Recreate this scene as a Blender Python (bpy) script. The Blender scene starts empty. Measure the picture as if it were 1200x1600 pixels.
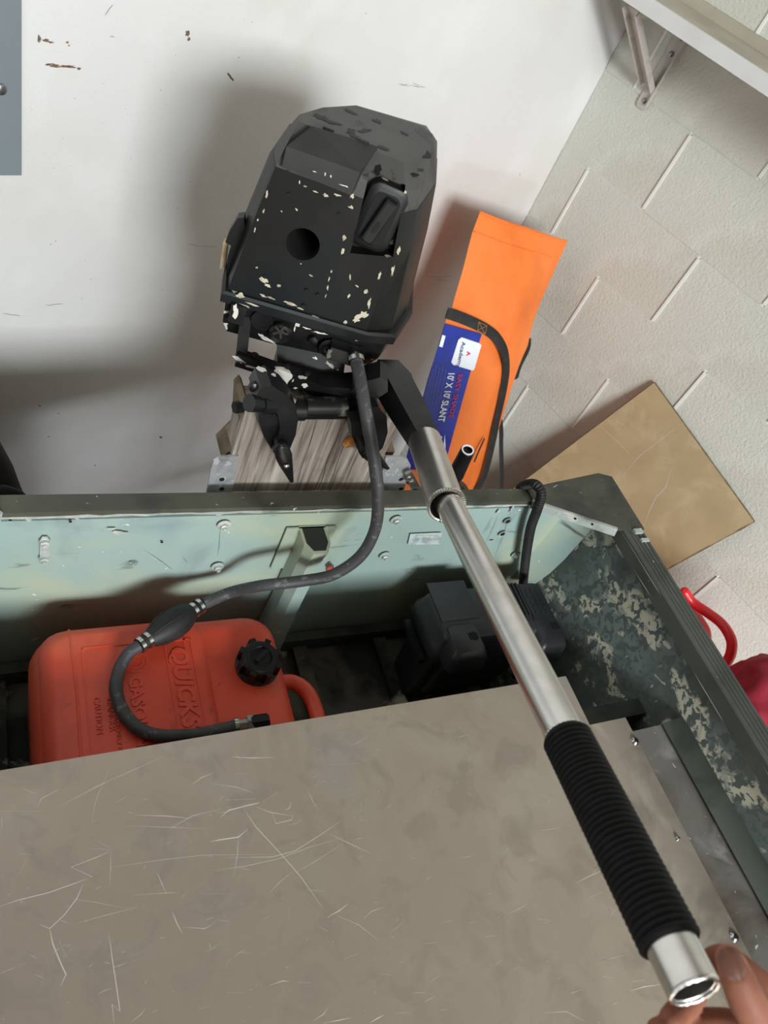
import bpy, bmesh, math, random
from mathutils import Vector, Matrix, noise
random.seed(7)
SC = bpy.context.scene
COL = SC.collection

# ------------------------------------------------------------------ camera, light, exposure
FPX = 1137.1                                    # focal length in pixels of the 1200 x 1600 frame
CR = Vector((0.88623839, -0.30714123, 0.34676473))      # camera right
CD = Vector((-0.02428587, -0.77835851, -0.62735017))    # camera down
CF = Vector((0.46259238, 0.54756032, -0.69727038))      # camera forward
cam_d = bpy.data.cameras.new('camera'); cam = bpy.data.objects.new('camera', cam_d); COL.objects.link(cam)
cam.matrix_world = Matrix(((CR.x, -CD.x, -CF.x, 0), (CR.y, -CD.y, -CF.y, 0), (CR.z, -CD.z, -CF.z, 0), (0, 0, 0, 1)))
cam_d.sensor_fit = 'VERTICAL'; cam_d.sensor_height = 36; cam_d.lens = FPX / 1600 * 36
cam_d.clip_start = .02; cam_d.clip_end = 60
cam_d.dof.use_dof = True; cam_d.dof.focus_distance = 1.15; cam_d.dof.aperture_fstop = 9
SC.camera = cam

wd = bpy.data.worlds.new('world'); SC.world = wd; wd.use_nodes = True
wd.node_tree.nodes['Background'].inputs[0].default_value = (1, .965, .93, 1)
wd.node_tree.nodes['Background'].inputs[1].default_value = .6

def area(name, loc, target, sx, sy, power, color):
    d = bpy.data.lights.new(name, 'AREA'); d.shape = 'RECTANGLE'; d.size = sx; d.size_y = sy; d.energy = power; d.color = color
    o = bpy.data.objects.new(name, d); COL.objects.link(o); o.location = loc
    o.rotation_euler = (Vector(target) - Vector(loc)).to_track_quat('-Z', 'Y').to_euler()
    return o
area('driveway_daylight', (.2, -4.3, -1.72), (.4, 1.3, -1.25), 3.6, .45, 120, (.86, .92, 1))
area('garage_door_daylight', (.35, -4.4, 1.25), (.45, .9, -.75), 1.7, 1.1, 375, (.94, .985, 1))

cy = SC.cycles; cy.max_bounces = 7; cy.diffuse_bounces = 4; cy.glossy_bounces = 4
vs = SC.view_settings
vs.view_transform = 'Standard'; vs.look = 'None'; vs.exposure = 0; vs.gamma = 1; vs.use_curve_mapping = False

# ------------------------------------------------------------------ helpers
WANG = math.radians(19.85)                       # the room is turned against the boat
WA = Vector((math.cos(WANG), math.sin(WANG), 0)) # along the back wall, to the block wall
WB = Vector((-math.sin(WANG), math.cos(WANG), 0))# along the block wall, to the back wall
DA, DB = 1.98, 1.208                             # distance of block wall / back wall
FLOOR = -2.0
X0, Y0, Z0 = Vector((1, 0, 0)), Vector((0, 1, 0)), Vector((0, 0, 1))

def ray(x, y): return CF + CR * ((x - 600) / FPX) + CD * ((y - 800) / FPX)
def Q(x, y, d): return ray(x, y) * d
def PL(x, y, n, d): r = ray(x, y); return r * (d / n.dot(r))
def PY(x, y, Y): return PL(x, y, Y0, Y)
def PZ(x, y, z): return PL(x, y, Z0, z)
def PX(x, y, X): return PL(x, y, X0, X)
def room(a, b, z): return WA * a + WB * b + Z0 * z

def srgb(c):
    f = lambda v: v / 12.92 if v <= .04045 else ((v + .055) / 1.055) ** 2.4
    return tuple(f(v / 255) for v in c) + (1,)

def mat(name, col, rough=.6, metal=0, layers=(), bump=(), spec=.5, coat=0, sheen=0, sss=0):
    """layers: (colour, scale or (sx,sy,sz), lo, hi, detail, distortion[, roughness, metallic]) ; bump: (scale, strength, distance)"""
    m = bpy.data.materials.new(name); m.use_nodes = True
    nt = m.node_tree; N = nt.nodes; L = nt.links; b = N['Principled BSDF']
    b.inputs['Base Color'].default_value = srgb(col); b.inputs['Roughness'].default_value = rough
    b.inputs['Metallic'].default_value = metal; b.inputs['Specular IOR Level'].default_value = spec
    b.inputs['Coat Weight'].default_value = coat
    if sss:
        b.inputs['Subsurface Weight'].default_value = sss; b.inputs['Subsurface Radius'].default_value = (.012, .004, .002); b.inputs['Subsurface Scale'].default_value = .6
    tc = N.new('ShaderNodeTexCoord'); cur = None; rcur = None; mcur = None
    def nz(scale, detail, dist, rough_=.55):
        n = N.new('ShaderNodeTexNoise'); n.inputs['Detail'].default_value = detail; n.inputs['Distortion'].default_value = dist; n.inputs['Roughness'].default_value = rough_
        if isinstance(scale, (tuple, list)):
            mp = N.new('ShaderNodeMapping'); mp.inputs['Scale'].default_value = scale; L.new(tc.outputs['Object'], mp.inputs[0]); L.new(mp.outputs[0], n.inputs['Vector']); n.inputs['Scale'].default_value = 1
        else:
            L.new(tc.outputs['Object'], n.inputs['Vector']); n.inputs['Scale'].default_value = scale
        return n
    for ly in layers:
        c2, sc, lo, hi, det, dist = ly[:6]
        n = nz(sc, det, dist)
        mr = N.new('ShaderNodeMapRange'); mr.inputs[1].default_value = lo; mr.inputs[2].default_value = hi; L.new(n.outputs[0], mr.inputs[0])
        mx = N.new('ShaderNodeMix'); mx.data_type = 'RGBA'
        L.new(mr.outputs[0], mx.inputs[0])
        if cur is None: mx.inputs[6].default_value = srgb(col)
        else: L.new(cur, mx.inputs[6])
        mx.inputs[7].default_value = srgb(c2); cur = mx.outputs[2]
        if len(ly) > 6:
            for which, val in (('r', ly[6]), ('m', ly[7] if len(ly) > 7 else None)):
                if val is None: continue
                mf = N.new('ShaderNodeMix'); L.new(mr.outputs[0], mf.inputs[0]); mf.inputs[3].default_value = val
                prev = rcur if which == 'r' else mcur
                if prev is None: mf.inputs[2].default_value = rough if which == 'r' else metal
                else: L.new(prev, mf.inputs[2])
                if which == 'r': rcur = mf.outputs[0]
                else: mcur = mf.outputs[0]
    if cur: L.new(cur, b.inputs['Base Color'])
    if rcur: L.new(rcur, b.inputs['Roughness'])
    if mcur: L.new(mcur, b.inputs['Metallic'])
    prevn = None
    for (s, st, di) in bump:
        n = nz(s, 4, 0); bp = N.new('ShaderNodeBump'); bp.inputs['Strength'].default_value = st; bp.inputs['Distance'].default_value = di
        L.new(n.outputs[0], bp.inputs['Height'])
        if prevn: L.new(prevn, bp.inputs['Normal'])
        prevn = bp.outputs[0]
    if prevn: L.new(prevn, b.inputs['Normal'])
    return m

MT = {}
MT['wall'] = mat('painted_plaster', (214, 213, 211), .62, 0, [((206, 202, 194), 2.2, .5, .75, 3, .3), ((222, 222, 221), 5, .5, .8, 3, 0), ((140, 130, 122), 42, .75, .77, 6, .4)], [(160, .3, .002), (9, .25, .004)])
MT['block'] = mat('painted_block', (206, 207, 197), .6, 0, [((198, 197, 184), 3, .45, .75, 3, 0), ((213, 214, 206), 11, .5, .8, 2, 0)], [(130, .7, .003), (420, .3, .001)])
MT['mortar'] = mat('painted_mortar', (232, 232, 226), .55, 0, [], [(150, .3, .002)])
MT['concrete'] = mat('concrete', (118, 112, 106), .85, 0, [((96, 90, 84), 4, .4, .7, 6, 0)], [(60, .3, .004)])
MT['ceilwood'] = mat('unseen_dark_plywood', (104, 92, 76), .8, 0, [((88, 76, 62), (3, 30, 3), .4, .7, 4, .3)])  # finish of the unseen ceiling, made dark to reduce ambient light
MT['sidewall'] = mat('unseen_dark_boards', (98, 92, 84), .8, 0, [((80, 74, 66), (3, 3, 30), .4, .7, 4, .3)])  # out-of-view wall darkened to hold down bounced light
MT['panelgrey'] = mat('grey_enamel', (122, 131, 136), .42, 0, [((114, 122, 128), 6, .4, .7, 2, 0)], [(200, .05, .001)])
MT['shelfwhite'] = mat('shelf_edge_paint', (216, 215, 214), .5, 0, [((205, 203, 200), 8, .4, .7, 2, 0)], [(120, .1, .001)])
MT['shelftan'] = mat('shelf_top_paint', (178, 170, 154), .6, 0, [((160, 152, 138), 7, .4, .7, 4, 0)], [(90, .15, .001)])
MT['bracket'] = mat('bracket_paint', (196, 189, 182), .42, .1, [((176, 168, 160), 30, .5, .7, 3, 0)])
MT['screw'] = mat('zinc_screw', (150, 150, 152), .35, .9)
MT['cowl'] = mat('worn_black_cowl_paint', (20, 20, 19), .48, 0, [((31, 30, 29), 6, .52, .66, 6, .5, .5), ((20, 25, 26), 3, .55, .6, 3, .2), ((84, 78, 68), 34, .70, .71, 6, .5, .7)], [(90, .12, .0015)], spec=.22)
MT['cowltop'] = mat('faded_cowl_paint', (66, 65, 63), .52, 0, [((30, 30, 30), (15, 10, 15), .585, .592, 8, .5, .45), ((78, 77, 74), 7, .45, .7, 4, 0)], [(120, .1, .0012)], spec=.35)
MT['chip'] = mat('exposed_primer', (190, 182, 160), .7, 0, [((150, 142, 122), 60, .45, .65, 4, 0)])
MT['chipwhite'] = mat('exposed_white_primer', (212, 209, 200), .65)
MT['flap'] = mat('flap_plastic', (44, 44, 44), .48, 0, [((54, 54, 53), 10, .45, .7, 4, 0)], [(160, .1, .001)], spec=.4)
MT['worntube'] = mat('worn_black_tube', (26, 26, 26), .38, .2, [((120, 118, 112), 26, .52, .62, 6, .4, .3)], [(90, .2, .001)])
MT['blackplastic'] = mat('black_plastic', (16, 16, 17), .42, 0, [((26, 26, 26), 12, .5, .7, 4, 0, .5)], [(150, .1, .001)], spec=.35)
MT['blackchip'] = mat('chipped_black_metal', (17, 17, 18), .42, 0, [((30, 30, 30), 14, .5, .65, 4, 0), ((204, 200, 190), (26, 26, 20), .64, .648, 7, .6, .6)], [(80, .15, .0015)], spec=.35)
MT['blackmetal'] = mat('black_paint_metal', (20, 21, 23), .36, 0, [((34, 35, 36), 20, .55, .7, 4, 0)], [(120, .08, .001)], spec=.4)
MT['holedark'] = mat('dark_hollow', (6, 6, 6), .8)
MT['rubber'] = mat('black_rubber', (22, 22, 22), .6, 0, [((42, 41, 40), 30, .5, .7, 4, 0)], [(220, .15, .0008)])
MT['foam'] = mat('black_foam', (17, 17, 18), .82, 0, [((26, 26, 27), 90, .5, .7, 3, 0)], [(500, .3, .0006)], spec=.3)
MT['hose'] = mat('grey_rubber_hose', (62, 62, 64), .55, 0, [((96, 96, 98), (90, 90, 90), .6, .64, 3, 0), ((46, 46, 47), 12, .5, .7, 4, 0)], [(150, .12, .001)])
MT['chrome'] = mat('bright_steel', (190, 190, 190), .22, 1)
MT['stainless'] = mat('stainless', (176, 172, 166), .33, 1, [((140, 136, 130), 40, .5, .7, 3, 0)])
MT['aluminium'] = mat('brushed_aluminium_tube', (206, 203, 198), .29, 1, [((188, 184, 178), 14, .45, .7, 4, .4, .38)], [((900, 900, 60), .12, .0004)])
MT['weld'] = mat('weld_bead', (205, 203, 198), .28, 1, [], [(400, .5, .001)])
MT['galv'] = mat('galvanised_steel', (178, 180, 182), .5, .55, [((150, 153, 156), 40, .45, .65, 3, .6), ((205, 206, 207), 90, .6, .66, 2, 0)], [(150, .1, .0008)])
MT['wood'] = mat('weathered_plywood', (146, 136, 126), .8, 0, [((98, 86, 77), (150, 150, 7), .44, .64, 6, .6), ((184, 176, 166), (60, 60, 4), .52, .72, 5, .4), ((84, 62, 44), 9, .58, .75, 4, .4)], [((260, 260, 9), .6, .002)])
MT['woodtan'] = mat('raw_pine', (196, 172, 140), .7, 0, [((172, 146, 112), (8, 60, 60), .45, .7, 4, .3)], [((20, 160, 160), .2, .001)])
MT['knot'] = mat('wood_knot', (196, 132, 66), .6, 0, [((120, 70, 34), 90, .45, .65, 3, 1)])
MT['oldsteel'] = mat('rust_brown_steel', (112, 98, 76), .6, .3, [((74, 60, 44), 22, .45, .65, 5, 0), ((150, 142, 122), 40, .62, .7, 3, 0)])
MT['transom'] = mat('pale_green_boat_paint', (152, 174, 168), .36, 0, [((176, 184, 158), 3.2, .5, .68, 4, .5), ((128, 146, 148), 5, .55, .68, 4, .4), ((92, 100, 98), (9, 9, 30), .64, .74, 5, .6), ((226, 228, 222), 60, .715, .725, 4, .5)], [(60, .08, .001)])
MT['cap'] = mat('olive_boat_cap', (70, 71, 62), .5, 0, [((88, 88, 74), 6, .45, .7, 5, .3), ((50, 52, 47), 14, .5, .7, 4, 0), ((196, 194, 186), (50, 120, 50), .70, .71, 4, .8)], [(90, .1, .001)])
MT['rail'] = mat('grey_green_gunwale', (80, 83, 77), .66, 0, [((64, 67, 62), 8, .45, .7, 4, 0), ((176, 174, 162), (150, 3, 150), .66, .70, 3, .0), ((205, 203, 195), 70, .74, .75, 3, 0)], [((200, 8, 200), .35, .001)], spec=.3)
MT['camo'] = mat('camouflage_hull_side', (110, 121, 118), .5, 0, [((134, 146, 143), 5, .42, .62, 5, .4), ((82, 89, 84), 4, .54, .66, 4, .4), ((218, 215, 197), (17, 12, 17), .525, .59, 8, .7), ((98, 108, 105), 70, .50, .54, 4, .6), ((210, 208, 190), 38, .66, .70, 5, .5)], [(70, .1, .001)])
MT['hullfloor'] = mat('dirty_hull_floor', (104, 98, 86), .7, 0, [((48, 45, 40), 9, .42, .58, 6, .4), ((186, 182, 168), 13, .58, .66, 6, .5)], [(50, .3, .003)])
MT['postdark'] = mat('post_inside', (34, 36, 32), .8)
MT['hulldark'] = mat('hull_underframe_paint', (80, 86, 78), .55, 0, [((52, 56, 50), 8, .45, .65, 5, .3)])
MT['edge'] = mat('worn_bright_edge', (176, 186, 180), .4, .2, [((208, 208, 200), 40, .5, .65, 4, 0), ((110, 122, 116), 14, .55, .68, 4, 0)])
MT['deck'] = mat('satin_aluminium_deck', (164, 152, 139), .44, .55, [((171, 160, 147), 9, .45, .68, 6, .8, .38), ((154, 143, 131), 17, .5, .66, 6, .8, .5), ((158, 154, 154), 2.6, .62, .72, 2, .3)], [(30, .05, .001), (300, .06, .0004)])
MT['shelfdeck'] = mat('stained_aluminium_ledge', (142, 138, 132), .42, .5, [((104, 96, 86), 5, .46, .62, 5, .8, .5), ((172, 170, 168), 11, .56, .68, 5, .8), ((232, 231, 226), 80, .70, .71, 3, .5)], [(60, .15, .001)])
MT['strip'] = mat('satin_aluminium_strip', (170, 159, 146), .42, .55, [((184, 175, 163), (22, 9, 22), .5, .66, 5, .8), ((146, 137, 126), 9, .52, .66, 4, .6)], [(60, .06, .001)])
MT['scratch'] = mat('bright_scratch', (214, 208, 198), .45, .3)
MT['tank'] = mat('red_polyethylene', (228, 82, 56), .46, 0, [((200, 68, 48), 5, .42, .68, 5, .4), ((232, 106, 76), 9, .56, .72, 4, .4, .55), ((146, 66, 50), 40, .68, .75, 4, .5)], [(140, .08, .001)])
MT['box'] = mat('battery_box_plastic', (38, 40, 43), .38, 0, [((50, 52, 55), 14, .45, .7, 4, 0, .46)], [(260, .12, .0006)])
MT['orange'] = mat('orange_nylon', (240, 124, 50), .62, 0, [((224, 110, 40), 6, .45, .7, 4, .3), ((246, 136, 64), 4, .5, .75, 3, .2), ((140, 92, 54), 14, .73, .80, 5, .6)], [(700, .15, .0004), (14, .5, .008)])
MT['strap'] = mat('black_webbing', (26, 25, 25), .7, 0, [((40, 38, 37), 40, .5, .7, 2, 0)], [(600, .3, .0005)])
MT['stitch'] = mat('tan_stitching', (176, 128, 74), .7)
MT['label'] = mat('blue_label_vinyl', (22, 48, 158), .24, 0, [((16, 36, 128), 7, .45, .65, 3, .4)], [(30, .25, .003)])
MT['labelwhite'] = mat('label_white_print', (226, 230, 236), .35)
MT['labelgrey'] = mat('label_grey_print', (120, 132, 190), .4)
MT['labelred'] = mat('label_red_print', (206, 44, 58), .35)
MT['labelnavy'] = mat('label_navy_print', (30, 44, 110), .35)
MT['hardboard'] = mat('tan_hardboard', (178, 158, 122), .55, 0, [((164, 144, 108), 5, .44, .7, 5, .5), ((190, 172, 138), 9, .54, .72, 4, .4)], [(120, .06, .0008)])
MT['boardedge'] = mat('board_edge', (120, 100, 74), .8, 0, [((96, 78, 54), 60, .4, .6, 3, 0)])
MT['redcan'] = mat('bright_red_plastic', (226, 40, 48), .3, 0, [((210, 32, 40), 8, .45, .7, 3, 0)])
MT['crimson'] = mat('crimson_fabric', (150, 26, 48), .75, 0, [((128, 20, 40), 12, .45, .7, 4, .5)], [(30, .4, .004)])
MT['skin'] = mat('skin', (138, 86, 66), .62, 0, [((150, 98, 77), 22, .45, .65, 3, .3), ((120, 71, 55), 40, .52, .7, 3, .2)], [((240, 240, 240), .2, .0006)], sss=.1, spec=.3)  # skin tone darkened to stand in for shade on the hand
MT['nail'] = mat('fingernail', (140, 98, 82), .38, 0)
MT['sticker'] = mat('worn_sticker', (196, 204, 200), .4, 0, [((150, 168, 172), 60, .45, .6, 4, .4)])
MT['stickerink'] = mat('sticker_ink', (70, 84, 100), .5)
MT['pinkred'] = mat('faded_red_plastic', (206, 84, 80), .4)
MT['scuff'] = mat('scuff_exposed_substrate', (112, 88, 74), .8, 0, [((60, 48, 42), 60, .5, .62, 4, 0), ((168, 140, 112), 120, .55, .65, 3, 0)])
MT['scuffdark'] = mat('scuff_rubber_mark', (140, 136, 132), .7)
MT['blackbag'] = mat('black_bag_fabric', (20, 22, 27), .6, 0, [((34, 37, 44), 12, .5, .7, 3, .3)], [(20, .4, .006)])

# ---- object makers
def link(name, me, m, parent=None, label=None, cat=None, group=None, kind=None, smooth=None):
    o = bpy.data.objects.new(name, me); COL.objects.link(o)
    if m is not None and not me.materials: me.materials.append(MT[m] if isinstance(m, str) else m)
    if parent is not None: o.parent = parent
    if label: o['label'] = label
    if cat: o['category'] = cat
    if group: o['group'] = group
    if kind: o['kind'] = kind
    return o
def fin(bm, name='m', smooth=40):
    bmesh.ops.recalc_face_normals(bm, faces=bm.faces)
    me = bpy.data.meshes.new(name); bm.to_mesh(me); bm.free()
    if smooth:
        for p in me.polygons: p.use_smooth = True
        me.set_sharp_from_angle(angle=math.radians(smooth))
    return me
def obj(name, bm, m, parent=None, smooth=40, **k): return link(name, fin(bm, name, smooth), m, parent, **k)
def empty(name, loc, label, cat, rotz=0, group=None):
    o = bpy.data.objects.new(name, None); COL.objects.link(o); o.location = loc; o.rotation_euler = (0, 0, rotz)
    o['label'] = label; o['category'] = cat; o.empty_display_size = .05
    if group: o['group'] = group
    return o
def child_world(o, parent):
    """parent an object whose mesh is in world coordinates to an unrotated/rotated empty, keeping its place"""
    def world(p): return p.matrix_basis.copy() if p.parent is None else world(p.parent) @ p.matrix_parent_inverse @ p.matrix_basis
    mw = world(parent)
    o.parent = parent; o.matrix_parent_inverse = mw.inverted()
    return o
def wobj(name, bm, m, parent, smooth=40, **k):
    return child_world(obj(name, bm, m, None, smooth, **k), parent)

def bevel(bm, w, seg=2, ang=25):
    es = [e for e in bm.edges if len(e.link_faces) == 2 and e.calc_face_angle(0) > math.radians(ang)]
    if es: bmesh.ops.bevel(bm, geom=es, offset=w, segments=seg, affect='EDGES', profile=.5, clamp_overlap=True)
    return bm
def box(bm, c, s, ax=None):
    """box centred at c, full sizes s, along axes ax (3 vectors)"""
    ax = ax or (X0, Y0, Z0); c = Vector(c)
    vs_ = [bm.verts.new(c + ax[0] * (s[0] / 2 * i) + ax[1] * (s[1] / 2 * j) + ax[2] * (s[2] / 2 * k)) for i in (-1, 1) for j in (-1, 1) for k in (-1, 1)]
    for f in ((0, 1, 3, 2), (4, 6, 7, 5), (0, 4, 5, 1), (2, 3, 7, 6), (0, 2, 6, 4), (1, 5, 7, 3)): bm.faces.new([vs_[i] for i in f])
    return bm
def bbox(c, s, ax=None, bv=0, seg=2):
    bm = bmesh.new(); box(bm, c, s, ax)
    if bv: bevel(bm, bv, seg)
    return bm
def prism(bm, pts, off):
    """polygon pts extruded by vector off"""
    off = Vector(off); a = [bm.verts.new(Vector(p)) for p in pts]; b = [bm.verts.new(Vector(p) + off) for p in pts]
    n = len(a); bm.faces.new(a[::-1]); bm.faces.new(b)
    for i in range(n): bm.faces.new((a[i], a[(i + 1) % n], b[(i + 1) % n], b[i]))
    return bm
def hexa(bm, a, b):
    """two quads joined (8 corners)"""
    return loft(bm, [a, b])
def loft(bm, loops, cap=True):
    R_ = [[bm.verts.new(Vector(p)) for p in lp] for lp in loops]
    for r0, r1 in zip(R_, R_[1:]):
        n = len(r0)
        for i in range(n): bm.faces.new((r0[i], r0[(i + 1) % n], r1[(i + 1) % n], r1[i]))
    if cap: bm.faces.new(R_[0][::-1]); bm.faces.new(R_[-1])
    return bm
def catmull(pts, n=6):
    pts = [Vector(p) for p in pts]
    if len(pts) < 3: return pts
    e = [pts[0] * 2 - pts[1]] + pts + [pts[-1] * 2 - pts[-2]]; out = []
    for i in range(1, len(e) - 2):
        a, b, c, d = e[i - 1], e[i], e[i + 1], e[i + 2]
        for k in range(n):
            t = k / n
            out.append(.5 * ((2 * b) + (c - a) * t + (2 * a - 5 * b + 4 * c - d) * t * t + (3 * b - a - 3 * c + d) * t ** 3))
    out.append(pts[-1]); return out
def sweep(bm, pts, rad, seg=12, round_ends=False, flat=None, cap=True):
    """tube through pts; rad a number or list; flat=(ratio, vector) squashes the section"""
    pts = [Vector(p) for p in pts]; n = len(pts); rad = rad if isinstance(rad, (list, tuple)) else [rad] * n
    if round_ends:
        t0 = (pts[0] - pts[1]).normalized(); t1 = (pts[-1] - pts[-2]).normalized(); r0, r1 = rad[0], rad[-1]
        A_ = [(pts[0] + t0 * r0 * math.sin(a), r0 * math.cos(a)) for a in (1.5, 1.1, .7, .35)]
        B_ = [(pts[-1] + t1 * r1 * math.sin(a), r1 * math.cos(a)) for a in (.35, .7, 1.1, 1.5)]
        pts = [p for p, r in A_] + pts + [p for p, r in B_]; rad = [r for p, r in A_] + list(rad) + [r for p, r in B_]; n = len(pts)
    T = [(pts[min(i + 1, n - 1)] - pts[max(i - 1, 0)]).normalized() for i in range(n)]
    ref = Vector((0, 0, 1)) if abs(T[0].z) < .9 else Vector((1, 0, 0))
    if flat: ref = Vector(flat[1])
    u = (ref - T[0] * ref.dot(T[0])).normalized(); rings = []
    for i in range(n):
        if flat:
            f = Vector(flat[1]); u2 = f - T[i] * f.dot(T[i]); u = u2.normalized() if u2.length > 1e-4 else u
        else: u = (u - T[i] * u.dot(T[i])).normalized()
        w = T[i].cross(u)
        rings.append([pts[i] + (u * (math.cos(2 * math.pi * k / seg) * (flat[0] if flat else 1)) + w * math.sin(2 * math.pi * k / seg)) * rad[i] for k in range(seg)])
    return loft(bm, rings, cap)
def lathe(bm, o, d, prof, seg=24, closed=False):
    """revolve (t, r) about the axis o + d t"""
    o, d = Vector(o), Vector(d).normalized(); ref = Z0 if abs(d.z) < .9 else X0
    u = (ref - d * ref.dot(d)).normalized(); w = d.cross(u)
    loops = [[o + d * t + (u * math.cos(2 * math.pi * k / seg) + w * math.sin(2 * math.pi * k / seg)) * max(r, 1e-5) for k in range(seg)] for t, r in prof]
    if closed: loops.append(loops[0]); R_ = None
    if not closed: return loft(bm, loops)
    V_ = [[bm.verts.new(p) for p in lp] for lp in loops[:-1]]; V_.append(V_[0])
    for r0, r1 in zip(V_, V_[1:]):
        for i in range(seg): bm.faces.new((r0[i], r0[(i + 1) % seg], r1[(i + 1) % seg], r1[i]))
    return bm
def cyl(bm, p, q, r, seg=16): return sweep(bm, [p, q], r, seg)
def boolean(o, cutter_bm, mode='DIFFERENCE', cutmat=None):
    """cut once and keep only the resulting mesh"""
    cm = fin(cutter_bm, 'cut', 0); co = bpy.data.objects.new('cut', cm); COL.objects.link(co)
    if cutmat: cm.materials.append(MT[cutmat])
    md = o.modifiers.new('b', 'BOOLEAN'); md.object = co; md.operation = mode; md.solver = 'EXACT'
    if cutmat: md.material_mode = 'TRANSFER'
    bake(o); bpy.data.objects.remove(co)
def bake(o):
    bpy.context.view_layer.update(); dg = bpy.context.evaluated_depsgraph_get()
    me = bpy.data.meshes.new_from_object(o.evaluated_get(dg)); o.modifiers.clear(); old = o.data; o.data = me; bpy.data.meshes.remove(old)
def text_mesh(body, size, origin, xd, yd, extrude=.0004, align='LEFT', bold=0, width=1, shear=0):
    """flat lettering as a mesh: origin at the left of the base line, xd reading direction, yd up of the letters"""
    c = bpy.data.curves.new('t', 'FONT'); c.body = body; c.size = size; c.extrude = extrude; c.align_x = align; c.offset = bold; c.shear = shear; c.resolution_u = 3
    o = bpy.data.objects.new('t', c); COL.objects.link(o); bpy.context.view_layer.update()
    me = bpy.data.meshes.new_from_object(o.evaluated_get(bpy.context.evaluated_depsgraph_get())); bpy.data.objects.remove(o); bpy.data.curves.remove(c)
    xd, yd = Vector(xd).normalized(), Vector(yd).normalized(); n = xd.cross(yd)
    for v in me.vertices:
        p = v.co.copy(); v.co = Vector(origin) + xd * p.x * width + yd * p.y + n * p.z
    me.materials.clear()
    return me
def text(name, body, size, origin, xd, yd, m, parent, **k):
    return child_world(link(name, text_mesh(body, size, origin, xd, yd, **k), m), parent)
def ribbon(bm, pts, w, n, lift=.0002):
    """a thin raised scratch following pts on a surface with normal n"""
    pts = [Vector(p) + n * lift for p in pts]; L_ = len(pts)
    prev = None
    for i, p in enumerate(pts):
        t = (pts[min(i + 1, L_ - 1)] - pts[max(i - 1, 0)]).normalized(); s = t.cross(n).normalized()
        ww = w * (.25 if i in (0, L_ - 1) else 1) / 2
        a, b = bm.verts.new(p + s * ww), bm.verts.new(p - s * ww)
        if prev: bm.faces.new((prev[0], a, b, prev[1]))
        prev = (a, b)

# ------------------------------------------------------------------ the room
bm = bbox(room(-1.0, DB + .06, -.15), (6.0, .12, 3.7), (WA, WB, Z0))
wb = obj('wall_back', bm, 'wall', smooth=0, kind='structure', label='smooth white painted wall with scuffs behind the motor')
# scuffs and chips on the back wall
bm = bmesh.new()
def blob(bm, x, y, rx, ry, plane, seed, ang=0, n=14, nrm=None, lift=.0004):
    rr = random.Random(seed); vs_ = []
    for k in range(n):
        a = 2 * math.pi * k / n; r = rr.uniform(.55, 1.15); dx, dy = math.cos(a) * rx * r, math.sin(a) * ry * r
        dx, dy = dx * math.cos(ang) - dy * math.sin(ang), dx * math.sin(ang) + dy * math.cos(ang)
        vs_.append(bm.verts.new(plane(x + dx, y + dy) + nrm * lift))
    bm.faces.new(vs_)
onb = lambda x, y: PL(x, y, WB, DB)
for i, (x, y, rx, ry, a) in enumerate([(61, 61, 3, 7, 0), (72, 63, 7, 3, .2), (80, 66, 4, 2, .1), (105, 66, 3, 2, 0), (108, 71, 2, 2, 0), (85, 102, 12, 3, .12), (105, 104, 14, 2.5, .08), (123, 107, 4, 3, .2), (74, 101, 4, 2, 0),
        (293, 52, 4, 6, 0), (295, 61, 3, 3, 0), (358, 117, 5, 2, .8), (362, 123, 5, 2, .7), (251, 683, 3, 2, .2), (76, 682, 2, 1, 0), (62, 634, 2, 1.4, 0), (91, 646, 1.6, 1, 0), (148, 727, 1.6, 1, 0)]):
    blob(bm, x, y, rx, ry, onb, i, a, nrm=-WB)
child = obj('paint_chip', bm, 'scuff', smooth=0, kind='stuff'); child_world(child, wb)
bm = bmesh.new()
for x, y, L_, a in [(640, 134, 26, .03), (655, 136, 20, .1), (630, 132, 14, 0), (85, 476, 28, -.06), (320, 385, 40, .04), (300, 382, 14, .1), (170, 15, 22, 2.2), (175, 57, 8, .1), (690, 432, 40, -.05), (690, 437, 24, 0), (650, 131, 12, .3), (18, 492, 30, .15)]:
    pts = [onb(x + (k / 5 - .5) * L_ * math.cos(a), y + (k / 5 - .5) * L_ * math.sin(a) + random.uniform(-1, 1)) for k in range(6)]
    ribbon(bm, pts, random.uniform(.0006, .0014), -WB, .0005)
for k in range(60):
    x, y = random.uniform(30, 700), random.uniform(20, 560); blob(bm, x, y, random.uniform(.4, 1.1), random.uniform(.4, 1), onb, 100 + k, 0, 6, -WB)
child_world(obj('rubber_scuff', bm, 'scuffdark', smooth=0, kind='stuff'), wb)

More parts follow.
